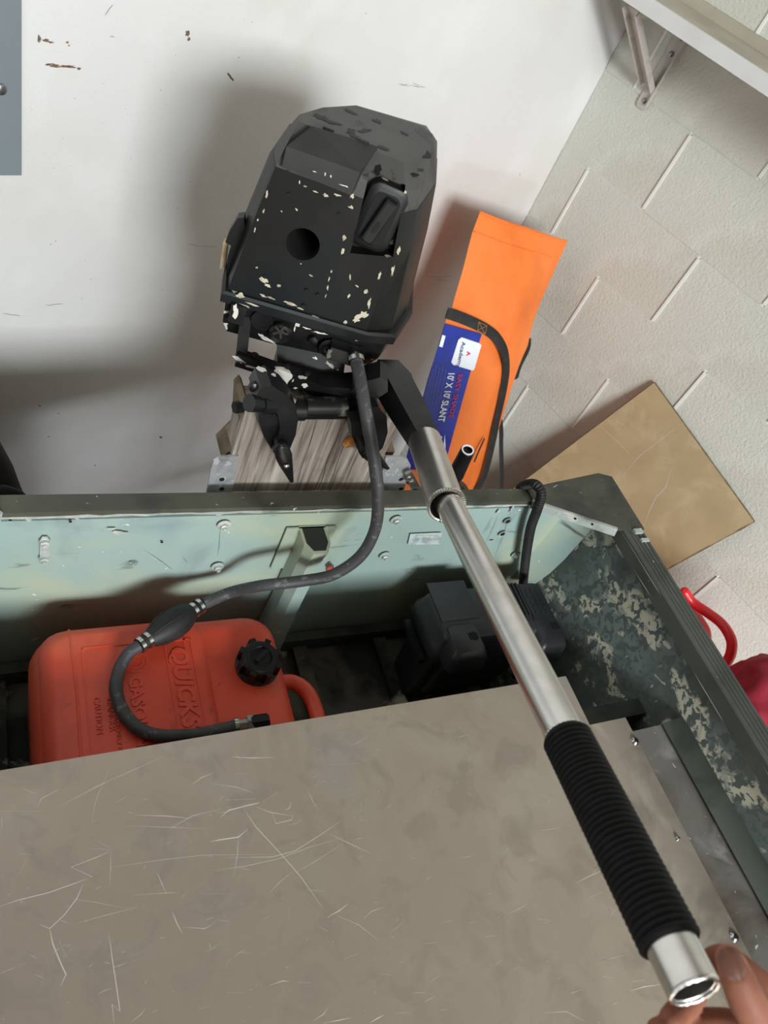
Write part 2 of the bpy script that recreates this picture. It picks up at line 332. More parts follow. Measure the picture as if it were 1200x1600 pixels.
# block wall: backing joint plane and every block its own piece
JG = .0025
wr = obj('wall_right', bbox(room(DA + JG + .06, -1.4, -.15), (.12, 5.3, 3.7), (WA, WB, Z0)), 'mortar', smooth=0, kind='structure', label='white painted concrete block wall on the right')
PITCH, COURSE = .421, .2125
bmaster = {}
def block_mesh(w):
    key = round(w, 3)
    if key not in bmaster:
        bm = bbox((0, 0, 0), (.02, w, COURSE - .0025), (WA, WB, Z0)); bevel(bm, .0015, 1)
        bmaster[key] = fin(bm, 'block', 30); bmaster[key].materials.append(MT['block'])
    return bmaster[key]
bm = bbox((0, 0, 0), (.008, .0075, COURSE - .012), (WA, WB, Z0)); bevel(bm, .002, 2); bead = fin(bm, 'joint_bead', 60); bead.materials.append(MT['mortar'])
zc = -.410 + COURSE * 10; row = 0
while zc > FLOOR - .05:
    b_hi = DB - .001; j = (.889 if row % 2 == 0 else 1.098)
    while j > -3.9:
        w = b_hi - j - .008
        if w > .02:
            o = link('block', block_mesh(w), None, wr)
            o.location = room(DA + .010 + random.uniform(-.0008, .0006), (b_hi + j) / 2, zc - COURSE / 2)
        if j > -2.0:
            o = link('joint_bead', bead, None, wr); o.location = room(DA + .0005, j, zc - COURSE / 2)
        b_hi = j; j -= PITCH
    zc -= COURSE; row += 1
bm = bbox(room(-1, -1.4, FLOOR - .05), (6.2, 5.4, .1), (WA, WB, Z0)); obj('floor', bm, 'concrete', smooth=0, kind='structure', label='bare concrete garage floor')
bm = bbox(room(-1, -1.4, 1.75), (6.2, 5.4, .1), (WA, WB, Z0)); obj('ceiling', bm, 'ceilwood', smooth=0, kind='structure', label='unseen plywood garage ceiling, dark to cut ambient light')  # ceiling added out of view to shut out overhead light
bm = bbox(room(-3.9, -1.4, -.15), (.12, 5.3, 3.7), (WA, WB, Z0)); obj('wall_left', bm, 'sidewall', smooth=0, kind='structure', label='unseen boarded garage wall on the left, dark to cut ambient light')

# electrical panel on the back wall
pc = onb(23, 262)
ep = empty('electrical_panel', pc, 'grey metal electrical panel on the back wall at the left edge', 'electrical panel')
pa, pb, pz = pc.dot(WA), DB, pc.z
bm = bbox(room(pa - .19 + .002, pb - .012, pz + .30), (.38, .022, .60), (WA, WB, Z0), .006); wobj('cover', bm, 'panelgrey', ep)
bm = bbox(room(pa - .205, pb - .026, pz + .31), (.27, .008, .44), (WA, WB, Z0), .003); wobj('door', bm, 'panelgrey', ep)
for dz in (.12, .48):
    bm = bmesh.new(); s = PL(1, 139, WB, DB - .024) if dz == .12 else room(pa - .012, DB - .024, pz + .5)
    lathe(bm, s, -WB, [(0, .008), (.003, .008), (.005, .005)], 14); box(bm, s - WB * .0052, (.009, .001, .0016), (WA, WB, Z0)); wobj('screw', bm, 'screw', ep)

# shelf on its bracket
SF = 1.70
sh = empty('wall_shelf', room(DA, .2, -.226), 'painted wall shelf high on the block wall at the top right', 'shelf')
bm = bbox(room((SF + DA) / 2 + .006, -.65, -.213), (DA - SF - .012, 3.70, .024), (WA, WB, Z0), .002); wobj('board', bm, 'shelftan', sh)
bm = bbox(room(SF, -.65, -.212), (.014, 3.70, .030), (WA, WB, Z0), .003); wobj('edge_trim', bm, 'shelfwhite', sh)
bm = bbox(room(DA - .012, -.65, -.190), (.022, 3.70, .022), (WA, WB, Z0), .002); wobj('wall_cleat', bm, 'shelftan', sh)
br = empty('shelf_bracket', room(DA, 1.05, -.43), 'light metal shelf bracket screwed to the block wall', 'bracket')
B0 = 1.052
bm = bmesh.new(); pts = [room(DA - .001, B0 - .017, -.425), room(DA - .001, B0 - .010, -.434), room(DA - .001, B0 + .010, -.434), room(DA - .001, B0 + .017, -.425), room(DA - .001, B0 + .017, -.228), room(DA - .001, B0 - .017, -.228)]
prism(bm, pts, -WA * .004); box(bm, room(DA - .009, B0 - .0165, -.325), (.014, .002, .19), (WA, WB, Z0)); wobj('wall_plate', bm, 'bracket', br)
bm = bbox(room((SF + DA) / 2, B0, -.228), (DA - SF - .02, .034, .003), (WA, WB, Z0)); box(bm, room((SF + DA) / 2, B0 - .0165, -.234), (DA - SF - .04, .002, .012), (WA, WB, Z0)); wobj('shelf_arm', bm, 'bracket', br)
p, q = room(DA - .012, B0 + .006, -.380), room(SF + .03, B0 + .012, -.232); d = (q - p).normalized(); nn = WB.cross(d)
bm = bbox((p + q) / 2, ((q - p).length, .038, .004), (d, WB, nn)); box(bm, (p + q) / 2 - nn * .006 + WB * .0195, ((q - p).length, .002, .016), (d, WB, nn)); box(bm, (p + q) / 2 - nn * .006 - WB * .0195, ((q - p).length, .002, .016), (d, WB, nn)); bevel(bm, .0008, 1)
wobj('brace', bm, 'bracket', br)
for z in (-.414, -.30, -.262):
    bm = bmesh.new(); lathe(bm, room(DA - .004, B0, z), -WA, [(0, .007), (.002, .0068), (.004, .004)], 14); wobj('screw', bm, 'screw', br)

# ------------------------------------------------------------------ the boat
ZT, YI, YO = -.85, .684, .711              # transom cap height, inner and outer face
ZG, XO = -.808, 1.067                      # gunwale height, outer edge
XC = .44; XL = 2 * XC - XO                 # boat centre, left outer edge
DK = -.95                                  # deck height
BF = -1.30                                 # boat floor
YB = -2.0                                  # towards the bow
boat = empty('jon_boat', (XC, 0, BF - .03), 'green aluminium flat-bottomed boat with camouflage sides and olive transom', 'boat')
# transom: inner skin, core, cap
bm = bbox(((XL + XO) / 2, (YI + YO) / 2 + .002, (ZT + BF) / 2 - .012), (XO - XL - .04, YO - YI - .004, ZT - BF - .024)); wobj('transom', bm, 'transom', boat, 0)
bm = bbox(((XL + XO) / 2, (YI + YO) / 2, ZT - .004), (XO - XL - .1, YO - YI + .004, .012), bv=.002); wobj('transom_cap', bm, 'cap', boat)
bm = bmesh.new()
pts = [Vector((x, YI - .0025, ZT - .0085 + random.uniform(-.0012, .0012))) for x in [XL + .15 + i * .02 for i in range(int((XO - XL - .3) / .02))]]
sweep(bm, pts, [random.uniform(.0012, .0028) for _ in pts], 6); wobj('worn_cap_edge', bm, 'edge', boat)
# hull sides (skin with thickness), gunwales
for sgn in (1, -1):
    X = lambda x: XC + sgn * (x - XC)
    sec = [(XO - .012, ZG - .004), (XO - .016, -.90), (1.052, -.95), (1.046, -1.06), (1.02, -1.24), (.985, BF - .02)]
    bm = bmesh.new(); NY = 26
    for k in range(len(sec) - 1):
        (xa, za), (xb, zb) = sec[k], sec[k + 1]
        a = [Vector((X(xa), YB, za)), Vector((X(xa), YO, za)), Vector((X(xb), YO, zb)), Vector((X(xb), YB, zb))]
        prism(bm, a, (sgn * .008, 0, 0))
    wobj('hull_side', bm, 'camo', boat, 20)
    bm = bmesh.new()
    gi = 1.018
    prof = [(gi, ZG - .002), (gi + .002, ZG), (XO - .003, ZG), (XO, ZG - .004), (XO, ZG - .034), (XO - .006, ZG - .034), (XO - .006, ZG - .010), (gi + .006, ZG - .010), (gi + .006, ZG - .032), (gi, ZG - .032)]
    loft(bm, [[Vector((X(x), y, z)) for x, z in prof] for y in (YB, -.6, .4, YO - .08)]); wobj('gunwale', bm, 'rail', boat, 30)
    bm = bmesh.new()
    for q_ in range(4):
        xx = X(gi + .012 + q_ * .009); sweep(bm, [Vector((xx, YB, ZG + .0004)), Vector((xx, YO - .10, ZG + .0004))], .0013, 6)
    wobj('gunwale_ridge', bm, 'rail', boat)
    # corner plate rising from the transom cap to the gunwale
    t0 = [Vector((X(.885), YO + .002, ZT + .004)), Vector((X(.885), YI - .002, ZT + .004)), Vector((X(1.005), YI - .105, ZG + .001)), Vector((X(XO), YI - .11, ZG + .003)), Vector((X(XO + .001), YO - .006, ZG + .004)), Vector((X(XO - .028), YO + .004, ZG + .003))]
    bm = bmesh.new(); prism(bm, t0, (0, 0, -.006)); bevel(bm, .0015, 1); wobj('corner_plate', bm, 'cap', boat, 30)
    a, b = t0[1] + Vector((0, -.001, -.002)), t0[2] + Vector((0, -.001, -.002))
    dd = (b - a).normalized(); side = dd.cross(Z0).normalized() * (1 if sgn > 0 else -1); 
    bm = bbox((a + b) / 2 - Z0 * .006, ((b - a).length, .006, .018), (dd, Z0.cross(dd).normalized(), dd.cross(Z0.cross(dd).normalized())), .0015); wobj('corner_flange', bm, 'edge', boat, label='bright worn flange')
    for t in (.52, .72):
        p = a.lerp(b, t); bm = bmesh.new(); lathe(bm, p + (Vector((-sgn * .7, -.7, 0)).normalized()) * .0032 - Z0 * .004, Vector((-sgn, -1, 0)), [(0, .0026), (.0006, .0026)], 10); wobj('rivet_hole', bm, 'holedark', boat)
    # corner post between transom and side
    bm = bmesh.new(); prism(bm, [Vector((X(1.0), YI + .004, -.87)), Vector((X(1.049), YI - .036, -.87)), Vector((X(1.06), YI + .004, -.87))], (0, 0, -.40)); wobj('corner_post', bm, 'transom', boat, 20)
    # longitudinal angle under the ledge
    bm = bmesh.new(); prof = [(1.012, DK - .002), (1.051, DK + .012), (1.053, DK + .004), (1.02, DK - .012)]
    loft(bm, [[Vector((X(x), y, z)) for x, z in prof] for y in (YB, .26)]); wobj('side_angle', bm, 'hulldark', boat, 20)
    bm = bbox((X(.95), -.87, DK - .014), (.185, 2.26, .010), bv=.002); wobj('side_ledge', bm, 'shelfdeck', boat, 20)
    # frame rib crossing under the deck
    bm = bbox((X(.93), .315, DK - .075), (.235, .03, .035), bv=.004); box(bm, (X(.93), .30, DK - .115), (.235, .006, .06)); wobj('frame_rib', bm, 'hulldark', boat, 30)
# bits of hardware on the right gunwale near the corner
bm = bbox((1.047, .570, ZG + .003), (.020, .010, .005), bv=.001); box(bm, (1.052, .550, ZG + .002), (.018, .007, .004)); wobj('gunwale_clip', bm, 'edge', boat)
# floor of planks with ribs
bm = bbox((XC, (YB + YI) / 2, BF - .012), (1.09, YI - YB, .02)); wobj('bottom', bm, 'hullfloor', boat, 0)
for k in range(6):
    x = -.02 + k * .185
    bm = bbox((x, (.1 + YI) / 2, BF + .006), (.03, YI - .1 - .01, .016), bv=.004); wobj('floor_stringer', bm, 'hullfloor', boat)
bm = bbox((XC, YI - .012, BF + .02), (1.0, .02, .04), bv=.006); wobj('transom_foot', bm, 'hulldark', boat)
bm = bbox((XC, YB - .01, -1.06), (1.22, .02, .49)); wobj('bow_panel', bm, 'transom', boat, 0)
# knee post in the middle of the transom
kc = PY(492, 850, .655)
bm = bmesh.new(); hw = .021
def knee(z, s=1.0, y=.0): return [Vector((kc.x + dx * s, .655 + dy * s + y, z)) for dx, dy in ((-hw, .028), (-hw, -.006), (-hw * .55, -.024), (hw * .55, -.024), (hw, -.006), (hw, .028))]
loft(bm, [knee(-.905, 1.12), knee(-.925), knee(-1.1), knee(BF + .005, 1.2)]); wobj('knee_post', bm, 'transom', boat, 20, label='pale green hollow knee post')
bm = bmesh.new(); prism(bm, [p + Z0 * .0006 for p in knee(-.905, .90)], (0, 0, .0008)); wobj('post_mouth', bm, 'postdark', boat, 0)
bm = bmesh.new(); prism(bm, [Vector((kc.x - .045, YI - .003, -.905)), Vector((kc.x + .045, YI - .003, -.905)), Vector((kc.x + .045, YI - .003, -1.02)), Vector((kc.x - .045, YI - .003, -1.02))], (0, .003, 0)); wobj('knee_flange', bm, 'transom', boat, 0)
p = PY(515, 884, .640); bm = bmesh.new(); lathe(bm, p, Vector((.5, -1, 0)), [(-.006, .006), (.004, .006), (.006, .004)], 12); wobj('knee_bolt', bm, 'screw', boat)
bm = bmesh.new(); sweep(bm, [PY(514, 889, .632), PY(521, 892, .628)], .006, 10, True); wobj('plug_tab', bm, 'pinkred', boat, label='faded red plug tab')
# transom hardware
def hexbolt(x, y, r=.0065, washer=.011, Y=YI):
    p = PY(x, y, Y); bm = bmesh.new(); lathe(bm, p, -Y0, [(0, washer), (.0015, washer), (.002, washer * .9)], 20); o = wobj('washer', bm, 'edge', boat)
    bm = bmesh.new(); lathe(bm, p - Y0 * .002, -Y0, [(0, r), (.0045, r), (.0055, r * .75)], 6); c = obj('bolt_head', bm, 'edge', None, 20); child_world(c, o)
    bm = bmesh.new(); lathe(bm, p - Y0 * .0065, -Y0, [(0, r * .55), (.004, r * .5)], 10); c = obj('bolt_tip', bm, 'edge', None); child_world(c, o)
pp = [PY(x, y, YI) for x, y in ((62, 843), (66, 838), (74, 838), (78, 843), (78, 876), (74, 881), (66, 881), (62, 876))]
bm = bmesh.new(); prism(bm, pp, (0, -.002, 0)); wobj('bolt_plate', bm, 'edge', boat)
for x, y in ((70, 846), (69, 872)): hexbolt(x, y, .007, .0075, YI - .002)
for x, y in ((350, 820), (340, 885), (619, 812), (601, 868), (806, 866)): hexbolt(x, y)
bm = bmesh.new(); sweep(bm, [PY(341, 805, YI - .001), PY(350, 799, YI - .001)], .004, 10, True, (.25, Y0)); wobj('slot_patch', bm, 'edge', boat)
for x, y in ((793, 814), (785, 834)):
    bm = bmesh.new(); lathe(bm, PY(x, y, YI), -Y0, [(0, .009), (.0012, .009)], 16); o = wobj('hole_rim', bm, 'edge', boat)
    bm = bmesh.new(); lathe(bm, PY(x, y, YI) - Y0 * .0013, -Y0, [(0, .005), (.0004, .005)], 14); child_world(obj('bolt_hole', bm, 'holedark', None, 0), o)
for x, y in ((253, 847), (16, 812), (110, 815)):
    bm = bmesh.new(); lathe(bm, PY(x, y, YI), -Y0, [(0, .0022), (.0005, .0022)], 8); wobj('rivet_hole', bm, 'holedark', boat, 0)
pp = [PY(x, y, YI) for x, y in ((641, 834), (690, 832), (688, 850), (637, 851))]
bm = bmesh.new(); prism(bm, pp, (0, -.0006, 0)); st = wobj('sticker', bm, 'sticker', boat, 0, label='worn pale capacity sticker')
bm = bmesh.new()
for yy, n0 in ((836.5, 7), (842, 11), (847, 9)):
    x = 648
    while x < 684:
        L_ = random.uniform(1.5, 5); ribbon(bm, [PY(x, yy, YI - .0008), PY(min(x + L_, 686), yy - .1, YI - .0008)], .0022 if yy < 840 else .0012, -Y0); x += L_ + 1.6
child_world(obj('sticker_print', bm, 'stickerink', None, 0, kind='stuff'), st)
# bare metal patches on the transom face
bm = bmesh.new(); ony = lambda x, y: PY(x, y, YI)
for i, (x, y, rx, ry, a) in enumerate([(187, 832, 15, 4, .12), (174, 826, 8, 2, 0), (120, 810, 4, 2, 0), (45, 812, 6, 3, .3), (52, 803, 5, 2, 0), (204, 879, 1.5, 1.2, 0), (800, 795, 8, 2, -1), (778, 800, 5, 2, -.8), (770, 845, 4, 1.5, 0), (690, 800, 4, 1, 0), (560, 800, 3, 1, 0)]): blob(bm, x, y, rx, ry, ony, 300 + i, a, nrm=-Y0)
for x0, y0, x1, y1 in ((226, 861, 272, 893), (345, 826, 341, 870), (286, 872, 294, 884), (780, 805, 760, 850), (800, 800, 775, 870), (770, 810, 755, 835)):
    ribbon(bm, [ony(x0, y0), ony((x0 + x1) / 2 + 1, (y0 + y1) / 2), ony(x1, y1)], .0012, -Y0)
child_world(obj('bare_metal_patch', bm, 'edge', None, 0, kind='stuff'), boat)

# trailer bunks carrying the boat
for xb, nm in ((XC - .3, 'left'), (XC + .3, 'right')):
    t = empty('trailer_bunk', (xb, -.4, FLOOR), 'carpeted trailer bunk under the %s half of the boat' % nm, 'trailer bunk', group='bunks under the hull')
    bm = bbox((xb, -.4, BF - .065), (.09, 2.0, .08), bv=.006); wobj('bunk_rail', bm, 'blackbag', t)
    for y in (-1.1, .3):
        bm = bbox((xb, y, (FLOOR + BF - .105) / 2), (.06, .06, BF - .105 - FLOOR), bv=.004); wobj('post', bm, 'galv', t)

# ------------------------------------------------------------------ deck plates
HX1 = .857; DY = .373
dk = empty('deck_hatch', (.4, -.3, DK), 'large scratched aluminium deck plate filling the foreground of the boat', 'deck plate')
bm = bbox(((XL + .13 + HX1) / 2, (DY - 1.5) / 2, DK - .0015), (HX1 - XL - .13, DY + 1.5, .003), bv=.0006, seg=1); wobj('plate', bm, 'deck', dk, 30)
bm = bbox(((XL + .13 + HX1) / 2, DY - .012, DK - .018), (HX1 - XL - .14, .004, .03)); wobj('stiffener', bm, 'deck', dk)
bm = bbox((HX1 - .002, DY - .70, DK - .017), (.003, 1.40, .03)); wobj('side_lip', bm, 'strip', dk)
ond = lambda x, y: PZ(x, y, DK)
bm = bmesh.new()
def zoomd(pts, ox=0, oy=1150, s=2.0): return [(ox + a / s, oy + b / s) for a, b in pts]
SCR = [([(118, 218), (130, 195), (185, 167)], 1), ([(185, 222), (330, 145), (520, 60)], .7), ([(190, 215), (300, 158), (440, 95)], .5), ([(0, 235), (125, 236)], 1), ([(722, 66), (790, 69), (858, 67)], 1.5), ([(595, 155), (630, 130), (668, 115)], 1.2), ([(735, 118), (778, 118)], 1),
       ([(672, 151), (740, 160), (792, 178)], 1), ([(690, 253), (715, 232), (810, 210)], 1.7), ([(718, 231), (765, 219), (810, 208)], 1.8), ([(530, 290), (600, 250), (690, 228)], 1), ([(820, 207), (868, 176)], 1.3), ([(705, 200), (800, 197)], 1.2), ([(800, 222), (850, 240), (915, 250)], 1.1), ([(850, 240), (862, 274), (912, 262), (915, 245)], 1.1), ([(890, 232), (905, 225), (908, 207)], 1.2),
       ([(658, 330), (690, 324), (745, 316), (775, 290)], 1.8), ([(420, 247), (520, 250), (600, 258)], 1.1), ([(400, 281), (520, 285), (640, 290)], .7), ([(745, 300), (742, 370), (730, 440)], .8), ([(760, 225), (800, 285), (870, 360), (940, 440), (1010, 540)], 1.0), ([(1030, 306), (1090, 335), (1160, 368)], 1.1),
       ([(700, 380), (850, 378), (920, 360), (1000, 310), (1070, 262)], .9), ([(670, 420), (760, 408), (870, 384), (960, 350), (1070, 318)], .7), ([(920, 428), (980, 395), (1066, 340)], .7), ([(960, 480), (1015, 486)], 1.3), ([(1022, 567), (1060, 546), (1088, 524)], 1.6), ([(840, 494), (870, 460), (912, 425)], .8),
       ([(0, 532), (60, 512), (150, 490), (230, 462), (288, 440), (222, 410), (300, 380), (340, 362)], 1.1), ([(345, 362), (346, 410), (342, 470)], .7), ([(262, 458), (240, 508), (200, 560), (155, 602), (125, 588)], 1.1), ([(155, 602), (165, 650), (188, 706), (206, 745), (190, 782)], 1.3), ([(185, 640), (208, 690)], 1), ([(340, 615), (350, 690), (365, 790), (375, 860), (350, 838), (356, 898)], 1), ([(0, 742), (45, 724)], 1.6), ([(60, 718), (82, 708)], 1.3),
       ([(538, 548), (552, 584), (570, 618)], 1.3), ([(490, 425), (505, 460), (518, 490)], .9), ([(420, 497), (530, 490), (560, 489)], .7), ([(625, 492), (720, 495)], .8), ([(570, 597), (640, 602), (672, 585)], .8), ([(840, 780), (885, 765), (905, 768)], 1.1), ([(930, 770), (970, 771)], 1.3), ([(975, 892), (1010, 870), (1025, 848)], 1), ([(1010, 897), (1060, 888), (1098, 880)], 1.2), ([(1155, 897), (1180, 882), (1200, 872)], 1.6), ([(1075, 697), (1120, 680)], 1), ([(710, 802), (760, 801)], .8), ([(705, 722), (718, 695)], .8), ([(1050, 560), (1120, 590), (1185, 640)], .8), ([(1136, 572), (1160, 548), (1200, 535)], .9),
       ([(350, 410), (500, 388), (640, 372), (860, 370)], .6), ([(240, 585), (330, 560), (430, 535)], .7), ([(220, 508), (300, 520), (400, 540)], .5), ([(1128, 200), (1128, 236)], 1), ([(1125, 262), (1150, 265)], 1), ([(620, 852), (650, 846)], 1), ([(410, 893), (440, 870), (455, 850)], .8), ([(900, 535), (905, 575)], 1), ([(975, 37), (1005, 44)], .9), ([(1020, 90), (1125, 86)], .9), ([(5, 255), (6, 290)], 1.2), ([(55, 440), (82, 388)], .8), ([(960, 165), (975, 200), (995, 230)], .7), ([(570, 300), (600, 335)], .6), ([(285, 270), (300, 200), (345, 95)], .5)]
for pts, w in SCR: ribbon(bm, [ond(*p) for p in zoomd(pts)], .00075 * w, Z0)
def zs(pts): return zoomd(pts, 840, 1120, 3.3333)
for pts, w in [([(200, 865), (280, 825), (385, 780)], .9), ([(270, 940), (340, 915)], 1), ([(0, 1050), (68, 1065)], 1), ([(330, 1270), (460, 1240)], 1), ([(480, 1428), (560, 1405), (640, 1395)], 1.2), ([(490, 1380), (560, 1372)], 1.2), ([(340, 1350), (385, 1362)], 1), ([(330, 1270), (400, 1255)], .8), ([(30, 1543), (150, 1535), (250, 1590)], .7), ([(10, 400), (90, 440)], .7)]: ribbon(bm, [ond(*p) for p in zs(pts)], .0010 * w, Z0)
for k in range(150):
    x, y = random.uniform(0, 960), random.uniform(1150, 1600)
    if y < 1203 - .168 * x + 20: continue
    a = random.gauss(-.25, .5); L_ = abs(random.gauss(0, 12)) + 2; c = random.uniform(-.15, .15)
    if (ond(x + L_, y)).x > HX1 - .01: continue
    ribbon(bm, [ond(x, y), ond(x + L_ * .5 * math.cos(a + c), y + L_ * .5 * math.sin(a + c)), ond(x + L_ * math.cos(a), y + L_ * math.sin(a))], random.choice((.0003, .0004, .0005)), Z0)
for i, (x, y, rx, ry) in enumerate(((545, 1232, 14, 10), (612, 1430, 8, 6), (558, 1180, 3, 4), (210, 1417, 6, 3), (65, 1530, 3, 5), (107, 1479, 3, 3), (522, 1437, 4, 3))):
    for k in range(10): 
        xx, yy, a = x + random.gauss(0, rx), y + random.gauss(0, ry), random.uniform(0, 3)
        ribbon(bm, [ond(xx, yy), ond(xx + 4 * math.cos(a), yy + 3 * math.sin(a))], .0004, Z0)
wobj('scratch_marks', bm, 'scratch', dk, 0, kind='stuff')

ds = empty('deck_side_strip', (.9, -.3, DK), 'narrow aluminium side strip of the deck fixed with round-head screws', 'deck strip')
bm = bbox(((HX1 + .004 + .942) / 2, (.284 - 1.5) / 2, DK - .0055), (.942 - HX1 - .004, 1.784, .003), bv=.0006, seg=1); wobj('plate', bm, 'strip', ds, 30)
for x, y in ((992, 1158), (1058, 1310), (1147, 1464)):
    p = PZ(x, y, DK - .004); bm = bmesh.new(); big = (x != 1058)
    lathe(bm, p, Z0, [(0, .0078 if big else .0045), (.002, .0072 if big else .004), (.0045, .0042 if big else .0022)], 18); o = wobj('screw', bm, 'chrome', ds)
    if big: bm = bmesh.new(); lathe(bm, p + Z0 * .0042, Z0, [(0, .0032), (.0006, .0032)], 6); child_world(obj('socket', bm, 'holedark', None, 0), o)

# ------------------------------------------------------------------ fuel tank
TZ = -1.045
tk = empty('fuel_tank', (.22, .47, BF), 'red plastic portable fuel tank with black screw cap and moulded lettering', 'fuel tank')
tb = [PZ(x, y, TZ) for x, y in ((40, 975), (447, 990))]
X1, X2, YR, YF = tb[0].x + .002, PZ(468, 1100, TZ).x, PZ(200, 966, TZ).y, .24
def rrect(x0, x1, y0, y1, z, r, n=5):
    out = []
    for cx, cy, a0 in ((x1 - r, y1 - r, 0), (x0 + r, y1 - r, 90), (x0 + r, y0 + r, 180), (x1 - r, y0 + r, 270)):
        for k in range(n + 1):
            a = math.radians(a0 + 90 * k / n); out.append(Vector((cx + r * math.cos(a), cy + r * math.sin(a), z)))
    return out
bm = bmesh.new(); zb = BF + .015
lv = [(zb, .012, .03), (zb + .015, 0, .04), (TZ - .05, 0, .045), (TZ - .028, .004, .045), (TZ - .012, .012, .045), (TZ - .003, .024, .042), (TZ, .04, .035)]
loft(bm, [rrect(X1 + i, X2 - i, YF + i, YR - i, z, r) for z, i, r in lv]); body = wobj('tank_body', bm, 'tank', tk, 60)
# raised left half and rim mould line
bm = bmesh.new(); xs = PZ(325, 1000, TZ).x
loft(bm, [rrect(X1 + .012, xs, YF + .012, YR - .006, TZ - .012, .04), rrect(X1 + .02, xs - .012, YF + .02, YR - .016, TZ + .006, .036), rrect(X1 + .034, xs - .026, YF + .034, YR - .03, TZ + .011, .03)]); wobj('raised_shoulder', bm, 'tank', tk, 60)
TT = TZ + .011
def frame(x0, x1, y0, y1, z, w, h):
    b_ = bmesh.new()
    for c, s in ((((x0 + x1) / 2, y0, z), (x1 - x0 + w, w, h)), (((x0 + x1) / 2, y1, z), (x1 - x0 + w, w, h)), ((x0, (y0 + y1) / 2, z), (w, y1 - y0, h)), ((x1, (y0 + y1) / 2, z), (w, y1 - y0, h))): box(b_, c, s)
    return b_
a, b_ = PZ(128, 1008, TT), PZ(297, 1008, TT)
wobj('moulded_frame', frame(a.x, b_.x - .008, YF + .06, a.y - .006, TT, .0025, .002), 'tank', tk)
bm = bmesh.new(); sg = PZ(110, 1000, TT).x; sweep(bm, [Vector((sg, YF + .05, TT - .0005)), Vector((sg + .003, .5, TT - .0003)), Vector((sg, YR - .03, TT - .001)), Vector((sg, YR - .012, TT - .012)), Vector((sg, YR + .001, TT - .04)), Vector((sg, YR + .001, TT - .12))], .0022, 8); wobj('mould_seam', bm, 'tank', tk)
xq = PZ(267, 1030, TT).x
text('moulded_lettering', 'QUICKSILVER', .036, PZ(266, 1012, TT) + Z0 * .0008, -Y0, X0, 'tank', tk, extrude=.0012, bold=.0012, width=1.02, shear=.15)
bm = frame(xq - .006, xq + .034, YF + .07, PZ(267, 1005, TT).y + .004, TT, .002, .002); wobj('lettering_frame', bm, 'tank', tk)
text('moulded_lettering', 'GASOLINE', .026, PZ(201, 1058, TT) + Z0 * .0008, -Y0, X0, 'tank', tk, extrude=.0012, bold=.0006)
text('moulded_lettering', 'DANGER', .0125, PZ(166, 1092, TT) + Z0 * .0006, -Y0, X0, 'tank', tk, extrude=.0009)
text('moulded_lettering', 'CAUTION', .0125, PZ(146, 1090, TT) + Z0 * .0006, -Y0, X0, 'tank', tk, extrude=.0009)
text('moulded_lettering', 'EXTREMELY FLAMMABLE', .009, PZ(178, 1115, TT) + Z0 * .0006, -Y0, X0, 'tank', tk, extrude=.0008)
c = PZ(212, 1034, TT); bm = bmesh.new()
for r in (.018, .011): lathe(bm, c, Z0, [(-.001, r), (.0012, r), (.0012, r - .002), (-.001, r - .002)], 24, True)
wobj('moulded_emblem', bm, 'tank', tk)
# filler cap with lugs
c = PZ(404, 1035, TZ + .012); c.z = TZ - .002
bm = bmesh.new(); lathe(bm, c, Z0, [(0, .036), (.006, .036), (.008, .030), (.03, .030), (.034, .026), (.034, .018), (.031, .016), (.031, .001)], 36)
cp = wobj('filler_cap', bm, 'blackplastic', tk, 35)
for k in range(8):
    a = k * math.pi / 4 + .2; d = Vector((math.cos(a), math.sin(a), 0)); bm = bbox(c + d * .031 + Z0 * .02, (.009, .010, .022), (d, Z0.cross(d), Z0), .0025); child_world(obj('grip_lug', bm, 'blackplastic'), cp)
bm = bbox(c + Z0 * .034, (.026, .007, .008), (Vector((.8, .6, 0)), Vector((-.6, .8, 0)), Z0), .002); child_world(obj('vent_screw', bm, 'blackplastic'), cp)
# handle loop at the right end
h = [Vector((X2 - .02, PZ(465, 1050, TZ).y, TZ - .03)), Vector((X2 + .012, PZ(478, 1052, TZ).y, TZ - .03)), Vector((X2 + .034, PZ(500, 1070, TZ).y - .004, TZ - .032)), Vector((X2 + .038, .40, TZ - .034)), Vector((X2 + .036, .32, TZ - .036)), Vector((X2 + .012, .285, TZ - .036)), Vector((X2 - .02, .283, TZ - .036))]
bm = bmesh.new(); sweep(bm, catmull(h, 5), .0125, 12, True); wobj('carry_handle', bm, 'tank', tk, 60)

# ------------------------------------------------------------------ fuel line
hs = empty('fuel_hose', PZ(200, 1050, TZ), 'grey rubber fuel hose with black primer bulb from motor to tank', 'fuel hose')
HR = .0095
top = [Q(557, 566, 1.058), Q(561, 585, 1.045), Q(569, 630, 1.03), Q(578, 680, 1.04), Q(587, 735, 1.06), Q(591, 785, 1.085), Q(585, 830, 1.12), Q(562, 870, 1.15), Q(520, 898, 1.165), Q(470, 908, 1.165), Q(410, 915, 1.16), PZ(360, 926, TZ + .045), PZ(318, 944, TZ + .037)]
bm = bmesh.new(); sweep(bm, catmull(top, 6), HR, 12); wobj('hose', bm, 'hose', hs, 60)
TH2 = TT + .0102
b0, b1 = PZ(314, 946, TT + .026), PZ(218, 1009, TT + .024)
d = (b1 - b0); bm = bmesh.new(); sweep(bm, [b0 + d * t for t in (0, .1, .16, .22, .35, .5, .65, .78, .84, .9, 1)], [.011, .011, .013, .018, .0235, .025, .0225, .0165, .0135, .011, .011], 20); pbulb = wobj('primer_bulb', bm, 'rubber', hs, 60)
